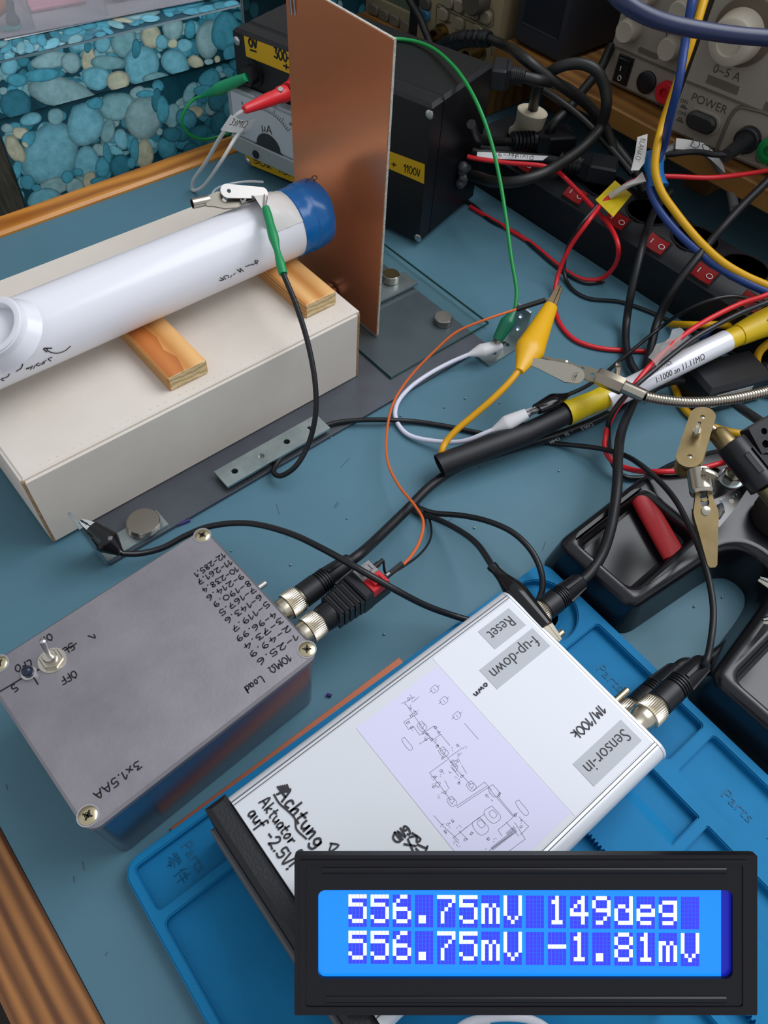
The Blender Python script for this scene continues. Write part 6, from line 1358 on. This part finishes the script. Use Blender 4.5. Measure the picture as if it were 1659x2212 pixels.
for u, v, h in ((955, 72, .012), (942, 108, .010), (1035, 110, .020)):
    q = GN.P(u, v); MB().lathe([(.0090, 0), (.0090, .002), (.0064, .002), (.0064, h), (.0050, h), (.0050, h*.4)], q, GN.n, 24).build('bnc_socket', BRD, t)
t2 = thing('coax_cable', 'coax with ribbed black boot plugged into the beige generator', 'cable', at(960, 105, .12))
s0 = GN.P(962, 104)+GN.n*.012; s1 = at_pl(1010, 84, GN.p+GN.n*.030, GN.n); 
MB().cyl(GN.P(952, 108)+GN.n*.004, s0+(s1-s0)*.12, .0085, n=24, c=.001).build('coupling_ring', BRD, t2)
P_ = [s0, s0.lerp(s1, .5)+V((0, 0, .002)), s1, at_pl(1058, 84, GN.p+GN.n*.034, GN.n)]
MB().tube(P_, lambda t_: (.0085 if t_ < .45 else .0074+.0008*(1 if int(t_*26) % 2 else -.6))-.0012*t_, 16, 12).build('cable_boot', RUB, t2)
cable('coax_jacket', [P_[-1], at_pl(1090, 98, GN.p+GN.n*.036, GN.n), at(1132, 126, .130), at(1180, 164, .120), at(1228, 196, .108), at(1270, 228, .094), at(1305, 270, .078), at(1325, 320, .062)], .0040, CAB, t2, 12)
# scope like instrument at the far left
SC_ = Panel(at_s(880, 60, .600), math.radians(5)); SC_.p.z = SZ2; SC_.M = frame(SC_.p, SC_.d, (0, 0, 1))
t = thing('oscilloscope', 'beige and grey-green instrument with a row of rounded buttons behind the copper board', 'instrument', SC_.p)
x0 = SC_.L(640, -40).x
MB().box((x0, 0, .0004), (SC_.L(893, 40).x, .16, .24), .004, SC_.M).build('housing', mat('scope_green', '56604f', .5), t)
zA = SC_.L(740, 0).z; zB = SC_.L(740, 22).z
ob = [(x0, zB-.004), (SC_.L(893, 96).x, SC_.L(888, 78).z-.004), (SC_.L(893, 40).x, SC_.L(893, 38).z+.006), (x0, zA+.03)]
a = SC_.L(766, 4); b_ = SC_.L(890, 66)
m = MB(); zz = (a.z+b_.z)/2; m.prism(rrect(a.x-.012, zz-.014, b_.x+.004, zz+.016, .006), 0, .003, .0008, 0, SC_.M @ Mx(((1, 0, 0, 0), (0, 0, -1, 0), (0, 1, 0, 0), (0, 0, 0, 1)))); m.build('button_band', BG, t)
for u, v in ((782, 4), (814, 18), (836, 30), (859, 42), (882, 55)):
    gbtn(SC_, u, v, .0072, .0056, t, mat('button_dim', '6e675a', .5), .0065)
m = MB(); q = SC_.L(793, 50); m.box((q.x-.003, -.002, .002), (q.x+.004, 0, q.z+.012), 0, SC_.M); m.build('dark_slot', BLK, t)
t = thing('black_post', 'black square post standing between the two beige instruments', 'post', at(905, 60, SZ))
q = at_s(904, 60, .600); MB().box((q.x-.006, q.y-.006, SZ2+.0002), (q.x+.006, q.y+.008, .30), .001).build('post_body', BLK, t)
# paper flags on the cables
t = thing('paper_tag', 'white BLANKO paper tag hanging beside the blue tape', 'tag', at(1375, 330, .09))
ta = [at(1377, 296, .103), at(1372, 330, .095), at(1366, 356, .089), at(1363, 368, .087)]; tb = [at(1399, 289, .105), at(1397, 322, .097), at(1392, 352, .091), at(1380, 368, .087)]
tg = ribbon(tb, ta, 'tag_paper', mat('dim_paper', 'c2bfbb', .6), t, .0003)
m = MB(); c_ = at(1381.5, 325, .0985); text(m, "BLANKO'", c_-FW*.0008, at(1376, 345, .094)-at(1387, 304, .103), -FW, .0056, fit=.016); m.build('printed_text', PRINT, tg)
t = thing('grey_cable', 'grey cord with a white DSO paper flag below the right supply', 'cable', at(1500, 320, .07))
cable('cable_jacket', [at(1425, 345, .078), at(1440, 328, .082), at(1462, 318, .084), at(1510, 322, .080), at(1540, 340, .074), at(1560, 372, .064), at(1578, 410, .054), at(1586, 450, .049)], .0036, mat('grey_cord', '5f5d5c', .5), t, 10)
ta = [at(1461, 298, .092), at(1490, 302, .092), at(1520, 309, .090), at(1545, 330, .084), at(1562, 355, .076)]; tb = [at(1459, 322, .086), at(1490, 324, .086), at(1518, 331, .084), at(1536, 345, .079), at(1567, 374, .070)]
tg = ribbon(ta, tb, 'flag_paper', mat('dim_paper', 'c2bfbb', .6), t, .0003)
m = MB(); text(m, 'DS1', at(1513, 321, .0885)-FW*.0012, at(1530, 330, .0865)-at(1500, 313, .0895), -FW, .0105); m.build('printed_text', PRINT, tg)
t = thing('paper_flag', 'curled white paper flag on a pale lead beside the yellow tape flag', 'tag', at(1360, 395, .08))
tg = ribbon([at(1372, 388, .0795), at(1384, 375, .082), at(1388, 372, .0835)], [at(1345, 404, .0735), at(1376, 396, .078), at(1396, 392, .0815)], 'flag_paper', mat('dim_paper', 'c2bfbb', .6), t, .0003)
cable('lead', [at(1390, 388, .077), at(1362, 397, .073), at(1338, 411, .068), at(1318, 424, .062)], .0024, mat('pale_lead', 'b9b4aa', .5), t, 10)
# ------------------------------------------------------------------ character display propped over the case
S_D = .268      # distance of the bezel plane
def dp(u, v, h=0.0): return CAM+FW*(S_D-h)+(RT*((u-IW/2)/PXF)-UP*((v-IH/2)/PXF))*S_D
k_ = S_D/PXF
ld = thing('lcd_display', 'black framed two line display glowing blue, propped over the silver case', 'display', dp(1136, 2195))
Mf = Mx(((RT.x, UP.x, -FW.x, dp(829.5, 1106).x), (RT.y, UP.y, -FW.y, dp(829.5, 1106).y), (RT.z, UP.z, -FW.z, dp(829.5, 1106).z), (0, 0, 0, 1)))
X = lambda u: (u-IW/2)*k_
Y = lambda v: (IH/2-v)*k_
BZ = mat('bezel_metal', '17161c', .3, .3)
def rr4(u0, v0, u1, v1, r): return rrect(X(u0), Y(v1), X(u1), Y(v0), r, 5)
m = MB(); plate(m, [rr4(636, 1847, 1636, 2193, .0006), rr4(687, 1923, 1583, 2115, .0025)], -.0030, 0, Mf)
m.build('bezel', BZ, ld)
for u0, v0, u1, v1 in ((684, 1869, 1580, 1891), (692, 2149, 1580, 2169)):
    m = MB(); m.tube([Mf @ V((X(u0)+.002, Y((v0+v1)/2), 0)), Mf @ V((X(u1)-.002, Y((v0+v1)/2), 0))], .0011, 10, 1, False, .8, upv=-FW); m.build('bezel_rib', BZ, ld)
m = MB(); plate(m, [rr4(648, 1857, 1616, 2183, .001), rr4(660, 1866, 1604, 2174, .001)], 0, .0004, Mf); m.build('bezel_lip', BZ, ld)
SCRN = mat('screen_blue', '0a3fc0', .15, emit=('1591ff', .92)); CELL = mat('screen_cell', '1a2ad0', .3, emit=('3d3cf0', .80)); LITP = mat('screen_lit', 'e8f0e0', .3, emit=('e4f2e6', .88)); OFFE = mat('screen_edge', '0c10a0', .3, emit=('1020b0', .45))
sc = MB().box((X(680), Y(2122), -.0030), (X(1590), Y(1916), -.0016), 0, Mf).build('screen', SCRN, ld)
MB().box((X(1562), Y(2118), -.0016), (X(1588), Y(1920), -.00155), 0, Mf).build('screen_edge', OFFE, sc)
F5 = {'5': '1F101E0101110E', '6': '0608101E11110E', '.': '00000000000C0C', '7': '1F010204080808', 'm': '00001A15151515', 'V': '111111' + '11110A04', '1': '040C040404040E', '4': '02060A121F0202', '9': '0E11110F01020C', 'd': '01010D1311110F', 'e': '00000E111F100E', 'g': '000F11110F010E', '-': '0000001F000000', '8': '0E11110E11110E', ' ': '00000000000000'}
ux0, pu, cw = 752.0, 48.15, 40.2
for r_, (line, v0, v1) in enumerate((('556.75mV 149deg ', 1936.5, 2007.5), ('556.75mV -1.81mV', 2015.5, 2087.5))):
    for i, ch in enumerate(line):
        u0 = ux0+pu*i; du = cw/5; dv = (v1-v0)/8; rowsh = [int(F5[ch][2*k:2*k+2], 16) for k in range(7)]+[0]
        vv = v0+i*.35
        m = MB(); l = MB()
        for y in range(8):
            for x in range(5):
                on = rowsh[y] >> (4-x) & 1
                (l if on else m).box((X(u0+du*x+.35), Y(vv+dv*(y+1)-.35), -.0016), (X(u0+du*(x+1)-.35), Y(vv+dv*y+.35), -.00150 if not on else -.00145), 0, Mf)
        c_ = m.build('character_cell', CELL, ld)
        if l.v: l.build('lit_dots', LITP, c_)
MB().box((X(640), Y(2190), -.0046), (X(1632), Y(1850), -.0030), .0002, Mf).build('circuit_board', mat('pcb_green', '10402c', .5), ld)
# legs: left pair stands on the case lid, right pair reaches the mat
for u, v, zb in ((690, 1880, ZC+.0009), (690, 2165, ZC+.0009), (1560, 1880, .0046), (1560, 2165, .0046)):
    a = Mf @ V((X(u), Y(v), -.0046)); b_ = V((a.x, a.y, zb)); 
    if a.z-zb > .0004: MB().cyl(b_, a+V((0, 0, .0004)), .0022, n=6).build('standoff', SCR, ld)
# white cable crossing the bottom edge
t = thing('white_cable', 'white cable loop on the blue mat at the bottom edge', 'cable', at(1100, 2205, .012))
cable('cable_jacket', A((880, 2400, .0125), (945, 2280, .0125), (1000, 2215, .0125), (1050, 2200, .014), (1100, 2196, .016), (1150, 2204, .014), (1190, 2230, .0125), (1240, 2330, .0125), (1260, 2420, .0125)), .0017, WHITE, t, 10)
cable('cable_jacket', A((1020, 2400, .0125), (1035, 2270, .0125), (1048, 2215, .0125), (1060, 2180, .012), (1050, 2140, .0122)), .0017, WHITE, t, 10)
# purple snippet beside the steel plate
m = MB(); m.tube([at(385, 1133, .0012), at(410, 1123, .0012)], .0011, 8, smoothpath=False); o = m.build('purple_snippet', mat('purple', '3c2470', .5)); tag(o, 'tiny purple insulation snippet beside the steel plate', 'snippet')
m = MB(); m.tube([at(706, 1500, .0012), at(716, 1503, .0012)], .0009, 8, smoothpath=False); o = m.build('purple_snippet', mat('purple', '3c2470', .5)); tag(o, 'tiny purple crumb between the grey box and silver case', 'snippet')
# ------------------------------------------------------------------ metal crocodile clip on the pipe
cc_ = thing('crocodile_clip', 'bare steel crocodile clip lying on the white pipe under white tape', 'clip', at(500, 430, .112))
e0, e1, e2 = at(415, 440, .1175), at(462, 430, .1165), at(570, 420, .1165)
d_ = (e1-e0).normalized()
m = MB(); n = 20; vs = []; fs = []
R = rot_to(d_, (0, 0, 1))
for rr, h in ((.0030, 0), (.0030, .011), (.0025, .011), (.0025, 0)):
    for i in range(n): a = 2*PI*i/n; vs.append(e0+R @ V((rr*math.cos(a), rr*math.sin(a), h)))
for k in range(4):
    for i in range(n): j = (i+1) % n; fs.append((k*n+i, k*n+j, ((k+1) % 4)*n+j, ((k+1) % 4)*n+i))
m.add(vs, fs, None, True); m.build('wire_barrel', NIK, cc_)
M_ = frame(e0, e2-e0, -FW); LL = (e2-e0).length
ol = [(.008, .0028), (.016, .0050), (.026, .0036), (.034, .0016), (LL, .0012)]; lo = [(LL, -.0014), (.034, -.0028), (.026, -.0060), (.018, -.0056), (.012, -.0034), (.008, -.0028)]
m = MB(); plate(m, [ol+lo, circ(.0195, -.0002, .0016, 12)], -.0008, .0008, M_); m.build('lower_jaw', NIK, cc_)
f0, f1 = at(491, 414, .1215), at(566, 418, .1180); M_ = frame(f0, f1-f0, -FW); LF = (f1-f0).length
m = MB(); plate(m, [stadium(.0006, .0042, 12)[:13]+[(.004, -.0038), (.008, -.0030), (LF, -.0026), (LF, .0028), (.010, .0032)][:0]+stadium(LF, .0034, 12)[13:]+[], circ(.0008, 0, .0012, 12)], 0, .0012, M_); m.build('lever_arm', mat('brushed_lever', 'aca9a6', .42, 1.0), cc_)
m = MB(); q = M_ @ V((.0095, -.0040, -.001)); m.tube([q+RT*.0014*math.cos(a)+UP*.0016*math.sin(a)-FW*(.00012*i) for i, a in enumerate([k*.6 for k in range(22)])], .0004, 6, 2); m.build('spring', STEEL, cc_)
cable('white_wire', [at(455, 428, .1185), at(463, 412, .1205), at(480, 402, .122), at(510, 395, .122), at(540, 392, .120), at(568, 393, .116)], .0007, mat('thin_wire', '9aa2a8', .3), cc_, 8)
MB().cyl(at(569, 447, .1180), at(571, 420, .1190), .0004, n=6).build('link_wire', STEEL, cc_)

for o in list(COL.objects):
    if o.type == 'MESH' and o.name.split('.')[0] in ('handwriting', 'panel_print', 'schematic_print', 'dial_print', 'printed_text'): o['kind'] = 'stuff'
